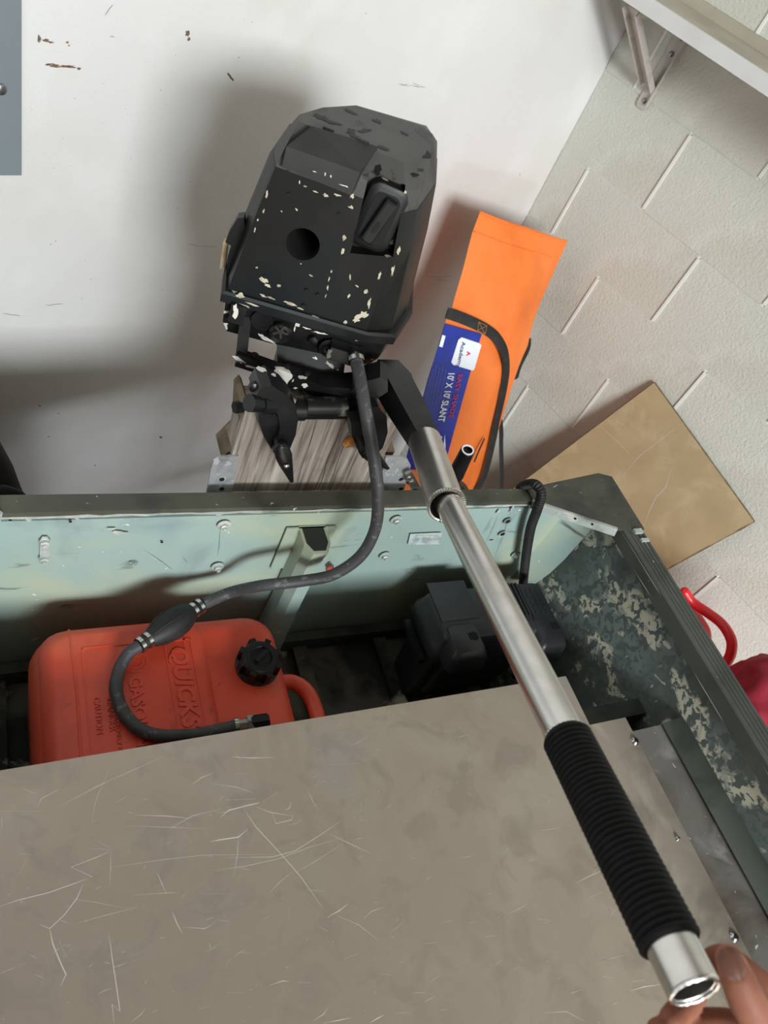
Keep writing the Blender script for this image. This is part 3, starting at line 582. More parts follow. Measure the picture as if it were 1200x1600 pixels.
for k in range(6):
    a = k * math.pi / 3; dn = d.normalized(); u_ = dn.orthogonal().normalized(); w_ = dn.cross(u_); o_ = u_ * math.cos(a) + w_ * math.sin(a)
    bm = bmesh.new(); sweep(bm, [b0 + d * t + o_ * r for t, r in ((.2, .0155), (.35, .023), (.5, .0245), (.65, .022), (.8, .0152))], .0015, 6); child_world(obj('bulb_rib', bm, 'rubber'), pbulb)
for t in (.03, .13, .87, .98):
    p = b0 + d * t; bm = bmesh.new(); lathe(bm, p - d.normalized() * .003, d, [(0, .0132), (.006, .0132), (.006, .0118), (0, .0118)], 18, True); wobj('hose_clamp', bm, 'chrome', hs)
low = [b1, PZ(202, 1020, TT + .020)] + [PZ(x, y, TH2) for x, y in ((187, 1045), (181, 1075), (190, 1108), (212, 1135), (245, 1149), (300, 1149), (340, 1141), (367, 1135))]
bm = bmesh.new(); sweep(bm, catmull(low, 6), HR, 12); wobj('hose', bm, 'hose', hs, 60)
e0, e1 = PZ(366, 1135, TH2), PZ(420, 1127, TH2 + .004); d = e1 - e0
bm = bmesh.new(); lathe(bm, e0, d, [(0, .0125), (.006, .0125)], 14); wobj('hose_clamp', bm, 'chrome', hs)
bm = bmesh.new(); lathe(bm, e0 + d * .14, d, [(0, .008), (.012, .008), (.012, .013), (.022, .013), (.022, .009), (.03, .009)], 6); wobj('hose_nut', bm, 'stainless', hs)
bm = bmesh.new(); sweep(bm, [e0 + d * .42, e0 + d * .55, e0 + d * .95, e1], [.010, .0125, .0125, .010], 12); box(bm, e0 + d * .7 + Z0 * .011, (.026, .009, .008), (d.normalized(), Z0.cross(d).normalized(), Z0)); wobj('tank_connector', bm, 'blackplastic', hs)
bm = bmesh.new(); lathe(bm, Q(555, 553, 1.062), Q(558, 574, 1.055) - Q(555, 553, 1.062), [(0, .007), (.006, .0085), (.006, .0122), (.013, .0122)], 12); wobj('hose_clamp', bm, 'chrome', hs)

# ------------------------------------------------------------------ battery box
BZ = -1.03
bt = empty('battery_box', (.82, .53, BF), 'black plastic battery box with ribbed lid in the stern corner', 'battery box')
bx0, bx1 = PZ(658, 914, BZ).x, .985; by1, by0 = PZ(700, 916, BZ).y, PZ(690, 1012, BZ).y
bm = bmesh.new(); loft(bm, [rrect(bx0 + .03, bx1 - .03, by0 + .02, by1 - .015, BF + .016, .02), rrect(bx0 + .012, bx1 - .012, by0 + .008, by1 - .006, BZ - .055, .02)]); wobj('case', bm, 'box', bt, 50)
bm = bmesh.new(); loft(bm, [rrect(bx0 - .004, bx1 + .004, by0 - .004, by1 + .004, BZ - .062, .022), rrect(bx0 - .004, bx1 + .004, by0 - .004, by1 + .004, BZ - .04, .022), rrect(bx0, bx1, by0, by1, BZ - .036, .02), rrect(bx0 + .006, bx1 - .006, by0 + .006, by1 - .004, BZ - .008, .018), rrect(bx0 + .012, bx1 - .012, by0 + .012, by1 - .01, BZ, .016)]); lid = wobj('lid', bm, 'box', bt, 50)
fx = lambda t: bx0 + (bx1 - bx0) * t
for t0, t1 in ((.02, .32), (.72, .99)):
    bm = bmesh.new()
    loft(bm, [rrect(fx(t0), fx(t1), by0 - .034, by0 + .05, BZ - .042, .012), rrect(fx(t0) + .004, fx(t1) - .004, by0 - .030, by0 + .045, BZ - .012, .012), rrect(fx(t0) + .012, fx(t1) - .012, by0 - .018, by0 + .04, BZ + .002, .010)]); bevel(bm, .003, 2, 50)
    child_world(obj('lid_bulge', bm, 'box', None, 50), lid)
    xm = fx((t0 + t1) / 2 + .06)
    for k in range(4):
        bm = bbox((xm + k * .005 - .008, by0 + .014, BZ + .003), (.002, .018 - abs(k - 1.5) * .003, .0015)); child_world(obj('vent_slot', bm, 'holedark', None, 0), lid)
bm = bbox((fx(.19), (by0 + by1) / 2 + .03, BZ + .001), (.085, .085, .003), bv=.001); child_world(obj('lid_panel', bm, 'box', None), lid)
for k in range(7):
    bm = bbox((fx(.56) + k * .009, by1 - .045, BZ + .002), (.004, .075, .006), bv=.0015); child_world(obj('lid_rib', bm, 'box', None), lid)
bm = bbox((fx(.86), by1 - .055, BZ + .001), (.05, .085, .003), bv=.001); lp = child_world(obj('lid_plate', bm, 'box', None), lid)
bm = bmesh.new()
for k in range(3):
    for j in range(5): box(bm, (fx(.86) - .014 + k * .013, by1 - .028 - j * .013, BZ + .003), (.005, .008, .0012))
child_world(obj('moulded_print', bm, 'box', lp, 0, kind='stuff'), lid)
for t in (.10, .88):
    bm = bbox((fx(t), by0 - .007, -1.14), (.012, .008, .12), bv=.002); wobj('case_rib', bm, 'box', bt)
bm = bbox((bx0 + .002, by0 + .07, BZ - .10), (.012, .09, .012), bv=.003); wobj('side_handle', bm, 'box', bt)

# corrugated conduit over the transom
pts = catmull([PY(817, 915, .655), PY(822, 868, .655), PY(829, 826, .658), PY(839, 797, .660), PY(846, 772, .672), PY(838, 758, .690), PY(824, 757, .712), PY(812, 766, .730), PY(806, 800, .742)], 14)
# even spacing, ribbed radius
L_ = [0]
for a, b in zip(pts, pts[1:]): L_.append(L_[-1] + (b - a).length)
def along(s):
    for i in range(len(pts) - 1):
        if L_[i + 1] >= s: return pts[i].lerp(pts[i + 1], (s - L_[i]) / max(1e-9, L_[i + 1] - L_[i]))
    return pts[-1]
ns = int(L_[-1] / .0011); bm = bmesh.new()
sweep(bm, [along(L_[-1] * i / ns) for i in range(ns + 1)], [.0098 if i % 4 < 2 else .0080 for i in range(ns + 1)], 12)
link('wire_conduit', fin(bm, 'wire_conduit', 30), 'rubber', None, 'black corrugated wire conduit bent over the transom', 'conduit')

# ------------------------------------------------------------------ wooden motor mount behind the transom
YW = .742
mm = empty('motor_mount_block', (.44, YW, -1.0), 'weathered wooden mounting block with metal brackets under the motor clamp', 'motor mount')
wl_, wr_ = PY(366, 700, YW).x, PY(606, 700, YW).x; wz = PY(480, 640, YW).z
mid = (wl_ + wr_) / 2; half = (wr_ - wl_) / 2
bm = bbox(((wl_ + wr_) / 2, YW + .0225, (wz - 1.1) / 2), (wr_ - wl_, .045, wz + 1.1), bv=.002, seg=1); wobj('board', bm, 'wood', mm, 30)
bm = bmesh.new()
for x0_, amp in ((.44, .001), (.60, .0016), (.67, .0008)):
    ribbon(bm, [Vector((wl_ + (wr_ - wl_) * x0_ + amp * math.sin(k * 1.3 + x0_ * 9) + .010 * k / 8, YW, wz - .01 - k * .022)) for k in range(9)], .0009, -Y0, .0003)
wobj('wood_crack', bm, 'holedark', mm, 0, kind='stuff')
bm = bmesh.new(); c = PY(546, 690, YW - .0004); vs_ = []
for k in range(18):
    a = 2 * math.pi * k / 18; vs_.append(c + Vector((math.cos(a) * .011, 0, math.sin(a) * .014)))
prism(bm, vs_, (0, -.0008, 0)); wobj('knot', bm, 'knot', mm, 0, label='orange wood knot')
for pts2 in (((327, 775), (330, 733), (334, 721), (345, 714), (373, 713), (371, 775)), ((606, 775), (603, 714), (626, 714), (637, 718), (642, 728), (645, 775))):
    bm = bmesh.new(); q = [PY(x, y, YW - .004) for x, y in pts2]; q[0].z = q[-1].z = -1.0 if True else 0
    prism(bm, q, (0, .004, 0)); o = wobj('side_plate', bm, 'galv', mm, 20)
    xc = sum(p[0] for p in pts2) / 6
    for yy in (749, 764):
        bm = bmesh.new(); lathe(bm, PY(xc, yy, YW - .0042), -Y0, [(0, .0042), (.0004, .0042)], 12); child_world(obj('bolt_hole', bm, 'holedark', None, 0), o)
bm = bmesh.new(); q = [PY(x, y, YW + .01) for x, y in ((376, 630), (384, 622), (388, 628), (382, 650), (374, 712), (346, 716), (372, 690))]
prism(bm, q, (0, .05, 0)); wobj('side_bracket', bm, 'oldsteel', mm, 20, label='rust brown bracket')
bm = bmesh.new(); q = [PY(x, y, YW + .012) for x, y in ((596, 662), (604, 660), (617, 705), (612, 714), (604, 716))]
prism(bm, q, (0, .05, 0)); wobj('side_bracket', bm, 'oldsteel', mm, 20)
# steel hinge plate with two bolts right of the block
bm = bmesh.new(); q = [PY(x, y, .722) for x, y in ((634, 742), (644, 738), (668, 780), (660, 786), (650, 785))]; prism(bm, q, (0, .006, 0)); hp = wobj('hinge_plate', bm, 'stainless', mm, 20)
bm = bmesh.new(); q = [PY(x, y, .716) for x, y in ((655, 788), (664, 780), (667, 783), (659, 790))]; prism(bm, q, (0, .01, 0)); child_world(obj('hinge_leaf', bm, 'stainless', None, 20), hp)
for x, y in ((641, 752), (648, 770)):
    bm = bmesh.new(); lathe(bm, PY(x, y, .721), -Y0, [(0, .0075), (.002, .0072), (.005, .0045)], 16); child_world(obj('bolt_head', bm, 'stainless', None), hp)

# ------------------------------------------------------------------ outboard motor
PSI = .33
MU = Vector((math.cos(PSI), -math.sin(PSI), 0)); MV = Vector((math.sin(PSI), math.cos(PSI), 0))   # to its right, to its back
def ML(x, y, z): return MU * (x + .09) + MV * (y + .9) + Z0 * z
def MP(px_, py_, y): return PL(px_, py_, MV, .9 + y)
mo = empty('outboard_motor', ML(.035, .12, -1.7), 'chipped black outboard motor clamped on the wooden block', 'outboard motor')
def lev(z, P_, dz=None): return [ML(x, y, z + (dz[i] if dz else 0)) for i, (x, y) in enumerate(P_)]
bm = bmesh.new()
loft(bm, [lev(-.588, [(-.1015, .003), (.102, .008), (.142, .030), (.169, .10), (.173, .20), (.141, .31), (-.056, .31), (-.1065, .21), (-.1065, .04)]),
          lev(-.46, [(-.088, .004), (.098, .004), (.122, .035), (.152, .12), (.160, .21), (.13, .30), (-.035, .285), (-.090, .18), (-.096, .04)]),
          lev(-.40, [(-.080, .006), (.086, .004), (.108, .03), (.140, .13), (.147, .22), (.128, .29), (-.012, .245), (-.074, .145), (-.087, .045)])])
bevel(bm, .0045, 3, 12)
cowl = wobj('cowling', bm, 'cowl', mo, 30)
bm = bmesh.new()
loft(bm, [lev(-.402, [(-.080, .006), (.086, .004), (.108, .03), (.140, .13), (.147, .22), (.128, .29), (-.012, .245), (-.074, .145), (-.087, .045)]),
          lev(-.374, [(-.074, .010), (.080, .006), (.100, .03), (.128, .13), (.135, .21), (.120, .255), (.002, .205), (-.056, .122), (-.080, .045)]),
          lev(-.352, [(-.066, .036), (.070, .034), (.090, .050), (.112, .125), (.116, .165), (.104, .178), (.004, .160), (-.040, .108), (-.067, .058)])])
bevel(bm, .005, 3, 12)
ctop = wobj('cowling_top', bm, 'cowltop', mo, 30, label='faded grey cowling top')
RIM = [(-.108, -.005), (.105, .002), (.150, .019), (.179, .10), (.185, .20), (.15, .32), (-.06, .32), (-.113, .22), (-.113, .05)]
bm = bmesh.new(); loft(bm, [lev(-.601, RIM), lev(-.588, RIM), lev(-.584, [(.035 + (x - .035) * .975, .16 + (y - .16) * .985) for x, y in RIM])]); bevel(bm, .0015, 2, 25); wobj('cowl_rim', bm, 'cowl', mo, 25)
# round hole and latch pocket cut into the front
bm = bmesh.new(); hc = MP(473, 382, .004); cyl(bm, hc - MV * .03, hc + MV * .10, .0225, 40); boolean(cowl, bm, cutmat='holedark')
bm = bmesh.new(); c4 = [MP(577, 274, 0), MP(634, 296, 0), MP(614, 404, 0), MP(547, 398, 0)]
loft(bm, [[p - MV * .04 for p in c4], [p + MV * .024 for p in c4]]); boolean(cowl, bm)
bm = bmesh.new(); loft(bm, [[p - MV * .04 for p in c4], [p + MV * .024 for p in c4]]); boolean(ctop, bm)
for o in (cowl, ctop):
    for p in o.data.polygons: p.use_smooth = True
    o.data.set_sharp_from_angle(angle=math.radians(22))
    md = o.modifiers.new('w', 'WEIGHTED_NORMAL'); md.keep_sharp = True; md.weight = 90
def mround(cx, cz, w, h, r, y, rot=0, n=5):
    out = []
    for sx, sz, a0 in ((1, 1, 0), (-1, 1, 90), (-1, -1, 180), (1, -1, 270)):
        for k in range(n + 1):
            a = math.radians(a0 + 90 * k / n); px_, pz_ = sx * (w / 2 - r) + r * math.cos(a), sz * (h / 2 - r) + r * math.sin(a)
            out.append(ML(cx + px_ * math.cos(rot) - pz_ * math.sin(rot), y, cz + px_ * math.sin(rot) + pz_ * math.cos(rot)))
    return out
lc = MP(592, 343, .004); lx, lz = lc.dot(MU) - .09, lc.z
bm = bmesh.new(); loft(bm, [mround(lx, lz, .052, .088, .014, .0255, -.06), mround(lx, lz, .052, .088, .014, .006, -.06), mround(lx, lz, .045, .081, .012, .004, -.06)]); lt = wobj('latch_housing', bm, 'blackplastic', mo, 35)
bm = bmesh.new(); loft(bm, [mround(lx, lz, .036, .070, .010, .0039, -.06), mround(lx, lz, .034, .068, .010, .0034, -.06)]); child_world(obj('latch_recess', bm, 'holedark', None, 0), lt)
bm = bmesh.new(); loft(bm, [mround(lx, lz, .018, .064, .003, .0036, -.24), mround(lx, lz, .016, .062, .003, -.006, -.24), mround(lx, lz, .012, .058, .003, -.008, -.24)]); child_world(obj('latch_bar', bm, 'blackplastic', None, 35), lt)
bm = bmesh.new(); loft(bm, [mround(lx - .002, lz - .006, .006, .018, .0029, -.0081, -.24), mround(lx - .002, lz - .006, .006, .018, .0029, -.0084, -.24)]); child_world(obj('latch_slot', bm, 'holedark', None, 0), lt)
# lid flap: front skirt and sloping top
def flapq(off, dz=0): return off
fl_top = [ML(-.050, .066, -.3495), ML(.037, .072, -.3495), ML(.017, .004, -.366), ML(-.072, .006, -.368)]
fl_bot = [ML(-.070, -.004, -.392), ML(.017, -.006, -.395)]
bm = bmesh.new(); T_ = [ML(-.050, .024, -.3465), ML(.034, .040, -.3475), ML(.0175, -.006, -.366), ML(-.0735, -.005, -.368)]
B_ = [ML(-.050, .030, -.372), ML(.034, .044, -.372), ML(.0165, -.005, -.397), ML(-.0725, -.004, -.394)]
loft(bm, [B_, T_]); bevel(bm, .002, 2, 20); wobj('lid_flap', bm, 'flap', mo, 30)
for x in (-.03, .015):
    bm = bbox(ML(x, .033 + .1 * (x + .03), -.347), (.014, .004, .004), (MU, MV, Z0), .001); wobj('flap_hinge', bm, 'blackplastic', mo)
# small screws / holes on the face
for x, y in ((451, 304), (529, 335), (414, 432), (479, 454), (497, 461), (474, 478)):
    p = MP(x, y, .0045 if y < 420 else .003); bm = bmesh.new(); lathe(bm, p + MV * .002, -MV, [(0, .0028), (.0035, .0028)], 10); wobj('screw_hole', bm, 'holedark', mo, 0)
# seal line and lower cowl
bm = bmesh.new(); base = [(-.103, .001), (.102, .008), (.144, .026), (.173, .10), (.178, .20), (.145, .315), (-.056, .315), (-.108, .215), (-.108, .05)]
loft(bm, [lev(-.603, base), lev(-.598, base)]); wobj('cowl_seal', bm, 'rubber', mo, 30)
def sh_(k, dx=0): return [(.035 + (x - .035) * k + dx, .16 + (y - .16) * k) for x, y in base]
bm = bmesh.new(); loft(bm, [lev(-.603, sh_(.985)), lev(-.640, sh_(.965)), lev(-.662, sh_(.90)), lev(-.69, sh_(.62))]); bevel(bm, .004, 2, 14); wobj('lower_cowl', bm, 'blackchip', mo, 30)
# things on the lower cowl front: plug, star knob, bolts, choke
y0 = .003
def mlathe(x, y, yy, prof, seg=20): b_ = bmesh.new(); lathe(b_, MP(x, y, yy), -MV, prof, seg); return b_
wobj('oval_plug', mlathe(410, 500, y0, [(0, .016), (.003, .016), (.003, .012), (.002, .012), (.002, .001)]), 'blackplastic', mo)
kn = wobj('star_knob', mlathe(438, 518, y0, [(0, .0165), (.007, .0165), (.010, .013), (.007, .010), (.007, .001)]), 'blackplastic', mo)
for k in range(5):
    a = k * math.pi * .4; dd_ = MU * math.cos(a) + Z0 * math.sin(a); bm = bbox(MP(438, 518, y0 - .009) + dd_ * .006, (.011, .003, .003), (dd_, MV.cross(dd_), MV)); child_world(obj('knob_spoke', bm, 'stainless', None), kn)
wobj('bolt_head', mlathe(490, 531, y0, [(0, .007), (.004, .007), (.005, .004)], 6), 'blackplastic', mo)
fb = wobj('fuel_boss', mlathe(514, 544, y0, [(0, .015), (.002, .015), (.003, .008), (.006, .008), (.006, .004), (.004, .001)]), 'blackchip', mo)
bm = bbox(MP(540, 552, -.004), (.05, .024, .022), (MU, MV, Z0), .004); wobj('fuel_inlet_block', bm, 'blackmetal', mo)
bm = bbox(MP(372, 486, .0), (.022, .02, .03), (MU, MV, Z0), .003); wobj('corner_bracket', bm, 'blackchip', mo)
# front carrying bar with upright
bm = bmesh.new(); a, b_ = MP(370, 558, -.03), MP(505, 604, -.03); c = MP(588, 606, -.03)
def barsec(p, w, h): return [p + MV * s * w / 2 + Z0 * t * h / 2 for s, t in ((-1, -1), (1, -1), (1, 1), (-1, 1))]
loft(bm, [barsec(a, .016, .022), barsec(a.lerp(b_, .5), .016, .020), barsec(b_, .03, .024), barsec(c, .05, .032)]); bevel(bm, .003, 2); bar = wobj('front_bar', bm, 'blackchip', mo, 30)
bm = bmesh.new(); loft(bm, [barsec(MP(372, 548, -.028), .018, .004), barsec(MP(380, 505, .008), .018, .004)]); 
bm.free(); bm = bmesh.new(); p, q = MP(377, 556, -.028), MP(383, 503, .006); dn = (q - p).normalized()
box(bm, (p + q) / 2, (.016, .012, (q - p).length + .02), (MU, dn.cross(MU).normalized(), dn)); bevel(bm, .003, 2); wobj('bar_upright', bm, 'blackplastic', mo, 30)
for t in (.18, .55, .78):
    p = a.lerp(b_, t) + Z0 * .012; bm = bmesh.new(); lathe(bm, p, Z0, [(0, .005), (.004, .005), (.005, .003)], 10); wobj('bar_bolt', bm, 'blackmetal', mo)
# carburettor / linkage shapes in the gap behind the bar, then the swivel housing
bm = bmesh.new(); loft(bm, [lev(-.645, [(-.02, .03), (.09, .02), (.09, .12), (-.02, .12)]), lev(-.70, [(.0, -.01), (.10, -.02), (.10, .10), (.0, .10)]), lev(-.73, [(.02, .0), (.09, -.01), (.09, .09), (.02, .09)])]); bevel(bm, .006, 2); wobj('linkage_cover', bm, 'blackmetal', mo, 30)
bm = bmesh.new(); loft(bm, [lev(-.66, [(.0, .03), (.08, .03), (.08, .2), (.0, .2)]), lev(-.9, [(.0, .06), (.08, .06), (.075, .2), (.005, .2)]), lev(-1.35, [(.015, .07), (.065, .07), (.06, .2), (.02, .2)]), lev(-1.62, [(.02, .05), (.06, .05), (.055, .22), (.025, .22)])]); bevel(bm, .01, 2); wobj('drive_leg', bm, 'blackmetal', mo, 30)
bm = bmesh.new(); sweep(bm, [ML(.04, t, -1.65) for t in (-.06, -.03, .05, .18, .25)], [.008, .028, .04, .036, .02], 16); wobj('gearcase', bm, 'blackmetal', mo, 60)
for k in range(3):
    a = k * 2.094; dd_ = MU * math.cos(a) + Z0 * math.sin(a); tt_ = MV.cross(dd_); bm = bbox(ML(.04, .24, -1.65) + dd_ * .055, (.075, .055, .004), (dd_, (tt_ * .85 + MV * .5).normalized(), (MV * .85 - tt_ * .5).normalized()), .0015); wobj('propeller_blade', bm, 'blackmetal', mo)
# side lever
bm = bmesh.new(); q = [MP(x, y, .035) for x, y in ((371, 341), (381, 340), (383, 356), (376, 392), (366, 430), (357, 470), (351, 452), (356, 400), (361, 384), (352, 379), (358, 362))]
prism(bm, q, MV * .016); bevel(bm, .003, 2); wobj('side_lever', bm, 'blackplastic', mo, 30)
bm = bmesh.new(); q = [MP(x, y, .06) for x, y in ((349, 378), (357, 376), (352, 418), (343, 421))]; prism(bm, q, MV * .01); wobj('lever_tab', bm, 'woodtan', mo, 20)
# clamp bracket (square to the boat): two castings, tilt tube, clamp screws
YC = .705
def casting(pts_, Ya, Yb, nm='clamp_bracket'):
    b_ = bmesh.new(); q_ = [PY(x, y, Ya) for x, y in pts_]; prism(b_, q_, (0, Yb - Ya, 0)); bevel(b_, .004, 2, 30); return wobj(nm, b_, 'blackmetal', mo, 35)
casting([(398, 622), (408, 606), (424, 602), (446, 616), (462, 634), (466, 656), (462, 680), (452, 704), (444, 718), (434, 718), (427, 706), (433, 690), (438, 668), (434, 648), (420, 634), (402, 632)], YC, YC + .04)
casting([(402, 624), (420, 632), (433, 650), (437, 670), (430, 694), (424, 702), (412, 682), (404, 658)], YC + .012, YC + .045, 'clamp_web')
casting([(562, 640), (590, 636), (604, 650), (606, 676), (598, 700), (580, 718), (566, 716), (560, 706), (570, 694), (578, 676), (576, 660), (562, 656)], YC, YC + .04)
casting([(548, 660), (566, 657), (568, 680), (550, 684)], YC - .012, YC + .01, 'clamp_grip')
bm = bmesh.new(); a, b_ = PY(452, 640, YC + .03), PY(582, 640, YC + .03)
lathe(bm, a, b_ - a, [(0, .0165), (.022, .0165), (.022, .0145), (.1, .0145), (.1, .0175), (.135, .0175)], 24); tt = wobj('tilt_tube', bm, 'blackchip', mo)
bm = bmesh.new(); a, b_ = PY(476, 636, YC + .0295), PY(539, 636, YC + .0295); lathe(bm, a, b_ - a, [(0, .0152), ((b_ - a).length, .0152)], 24); child_world(obj('worn_tube_sleeve', bm, 'worntube', None), tt)
for x in (545, 553, 560):
    p = PY(x, 640, YC + .03); bm = bmesh.new(); lathe(bm, p, X0, [(0, .019), (.004, .019)], 20); child_world(obj('tube_washer', bm, 'blackmetal', None), tt)
bm = bmesh.new(); a, b_ = PY(389, 630, YC - .005), PY(425, 632, YC + .01); lathe(bm, a, b_ - a, [(0, .008), (0, .012), (.02, .012), (.02, .014), ((b_ - a).length, .014)], 18); wobj('tilt_pin', bm, 'blackmetal', mo)
bm = bmesh.new(); a, b_ = PY(366, 637, YC + .045), PY(385, 634, YC + .05); lathe(bm, a, b_ - a, [(0, .009), (.016, .009), (.016, .006), (.03, .006)], 6); wobj('pin_nut', bm, 'blackplastic', mo)
bm = bmesh.new(); lathe(bm, PY(397, 602, YC + .02), -Y0, [(0, .008), (.006, .008), (.009, .004)], 12); wobj('clamp_bolt', bm, 'blackmetal', mo)
for (xa, ya, xm, ym, xe, ye) in ((440, 700, 446, 722, 456, 752), (574, 704, 586, 716, 606, 732)):
    bm = bmesh.new(); a, m_, e = PY(xa, ya, YC - .012), PY(xm, ym, YC - .018), PY(xe, ye, YC - .02)
    sweep(bm, [a, a.lerp(m_, .5), m_, m_.lerp(e, .5), e], [.011, .013, .011, .007, .003], 10, True, (.6, Y0)); ch = wobj('clamp_handle', bm, 'blackmetal', mo, 50)
    bm = bmesh.new(); lathe(bm, m_ - Y0 * .007, -Y0, [(0, .0045), (.003, .0045), (.004, .003)], 12); child_world(obj('handle_pin', bm, 'chrome', None), ch)
    bm = bmesh.new(); cyl(bm, a - Y0 * .004, a + Y0 * .06, .008, 12); wobj('clamp_screw', bm, 'blackmetal', mo)
# steering bracket on the right and the tiller arm
bm = bmesh.new(); q = [MP(x, y, -.055) for x, y in ((548, 612), (562, 598), (594, 590), (606, 596), (606, 612), (588, 624), (560, 626))]; prism(bm, q, MV * .04); bevel(bm, .004, 2); wobj('steering_bracket', bm, 'blackmetal', mo, 30)
bm = bmesh.new(); q = [MP(x, y, -.02) for x, y in ((588, 592), (612, 588), (644, 606), (650, 626), (640, 632), (604, 612))]; prism(bm, q, MV * .035); bevel(bm, .004, 2); wobj('tiller_socket', bm, 'blackmetal', mo, 30)

# ------------------------------------------------------------------ tiller extension of welded aluminium tube
E0 = Q(1085, 1548, .438); E1 = Q(700, 785, .9025); ax = (E1 - E0).normalized(); LT = (E1 - E0).length
def onax(px_, py_):   # distance along the axis nearest to the pixel's ray
    r = ray(px_, py_).normalized(); w0 = E0; b = ax.dot(r); d_, e_ = ax.dot(w0), r.dot(w0); return (b * e_ - d_) / (1 - b * b)
side = ax.cross(CF).normalized()
if side.dot(CR) < 0: side = -side
RT, RK = .01675, .0235
ROOT = Q(612, 596, 1.10)
te = empty('tiller_extension', E0, 'long silver aluminium tiller tube with ribbed black foam grip', 'tiller handle')
g0, g1 = onax(1062, 1470), onax(892, 1150)
bm = bmesh.new(); lathe(bm, E0, ax, [(.05, RT - .0035), (.001, RT - .0035), (0, RT - .002), (0, RT - .001), (.0012, RT), (LT + .03, RT), (LT + .03, RT - .003), (LT - .02, RT - .003)], 40); wobj('tube', bm, 'aluminium', te, 35)
bm = bmesh.new(); lathe(bm, E0, ax, [(.045, .0005), (.045, RT - .0036), (.046, RT - .0036), (.046, .0005)], 30); wobj('tube_plug', bm, 'holedark', te, 0)
# burr on the cut end
bm = bmesh.new(); u_ = ax.orthogonal().normalized(); w_ = ax.cross(u_)
ring = [E0 + (u_ * math.cos(a) + w_ * math.sin(a)) * (RT - .0014) for a in [2 * math.pi * k / 60 for k in range(61)]]
sweep(bm, ring, [random.uniform(.0010, .0017) for _ in ring], 6); wobj('end_burr', bm, 'weld', te)
# grip
nr = 36; prof = [(g0, RT + .0002)]
for i in range(nr * 6 + 1):
    t = i / (nr * 6); prof.append((g0 + (g1 - g0) * t, RT + .0027 + .0014 * abs(math.sin(math.pi * nr * t))))
prof.append((g1, RT + .0002))
bm = bmesh.new(); lathe(bm, E0, ax, prof, 36); wobj('foam_grip', bm, 'foam', te, 60)
bm = bmesh.new(); ring = [E0 + ax * (g1 + .003) + (u_ * math.cos(a) + w_ * math.sin(a)) * (RT + .0003) for a in [2 * math.pi * k / 72 for k in range(73)]]
sweep(bm, ring, [.0010 + .0007 * (k % 2) for k in range(73)], 6); wobj('weld_bead', bm, 'weld', te)
# thick sleeve: the thin tube sits against its right wall
off = side * -(RK - .003 - RT) * .9
K0 = E0 + ax * (LT - .004) + off; K1 = Q(664, 690, 1.035); kx = (K1 - K0).normalized(); KL = (K1 - K0).length
bm = bmesh.new(); lathe(bm, K0, kx, [(.05, RK - .003), (.0, RK - .003), (0, RK), (KL, RK), (KL, RK - .003), (KL - .02, RK - .003)], 40); slv = wobj('sleeve', bm, 'aluminium', te, 35)
bm = bmesh.new(); lathe(bm, K0 + kx * .048, kx, [(0, .0005), (0, RK - .0031), (.001, RK - .0031), (.001, .0005)], 30); wobj('sleeve_plug', bm, 'holedark', te, 0)
bm = bmesh.new(); uu = side; ww = kx.cross(uu); ring = [K0 + (uu * math.cos(a) + ww * math.sin(a)) * (RK - .001) for a in [2 * math.pi * k / 90 for k in range(91)]]
sweep(bm, ring, [.0021 + .0012 * (k % 2) * (1 if math.cos(2 * math.pi * k / 90) > -.6 else .3) for k in range(91)], 7); wobj('weld_bead', bm, 'weld', te)
# black square arm from the sleeve to the motor
K2 = K1 + kx * -.01; dn = (ROOT - K1).normalized(); s1 = dn.cross(Z0).normalized(); n1 = s1.cross(dn).normalized()
def asec(p, w, h): return [p + s1 * a_ * w / 2 + n1 * b_ * h / 2 for a_, b_ in ((-1, -1), (1, -1), (1, 1), (-1, 1))]
bm = bmesh.new(); loft(bm, [asec(K1 - dn * .012, .034, .030), asec(K1 + dn * .01, .036, .032), asec(K1.lerp(ROOT, .55), .042, .038), asec(ROOT, .044, .042), asec(ROOT + dn * .03, .036, .034)]); bevel(bm, .003, 2); wobj('tiller_arm', bm, 'blackmetal', te, 30, label='black square arm')

# short black tube with bare metal rim behind the tiller
t0, t1 = Q(731, 703, 1.255), Q(712, 742, 1.32)
bt2 = empty('rod_holder', PY(716, 770, .74), 'short black tube with bright open rim between tiller and orange bag', 'rod holder')
d = t0 - t1
bm = bmesh.new(); lathe(bm, t1, d, [(0, .015), (d.length - .001, .0125), (d.length, .0115), (d.length, .009), (d.length - .03, .009), (d.length - .03, .0005)], 22); wobj('tube', bm, 'blackplastic', bt2)
bm = bmesh.new(); lathe(bm, t0, d, [(-.001, .0112), (.0008, .0112), (.0008, .0085), (-.001, .0085)], 22, True); wobj('rim', bm, 'labelwhite', bt2)
bm = bmesh.new(); lathe(bm, t0 - d.normalized() * .01, d, [(0, .0005), (0, .0089), (.001, .0089), (.001, .0005)], 20); wobj('bore', bm, 'boardedge', bt2, 0)
bm = bmesh.new(); sweep(bm, catmull([t1 + d * .1, t1 - Z0 * .02 + X0 * .006, PY(724, 768, .80), PY(726, 800, .80), Vector((PY(735, 800, .80).x, .76, -1.0))], 5), .012, 12); wobj('stem', bm, 'blackplastic', bt2)
bm = bbox((PY(735, 800, .80).x, .735, -1.0), (.03, .05, .06), bv=.004); wobj('stem_bracket', bm, 'blackplastic', bt2)

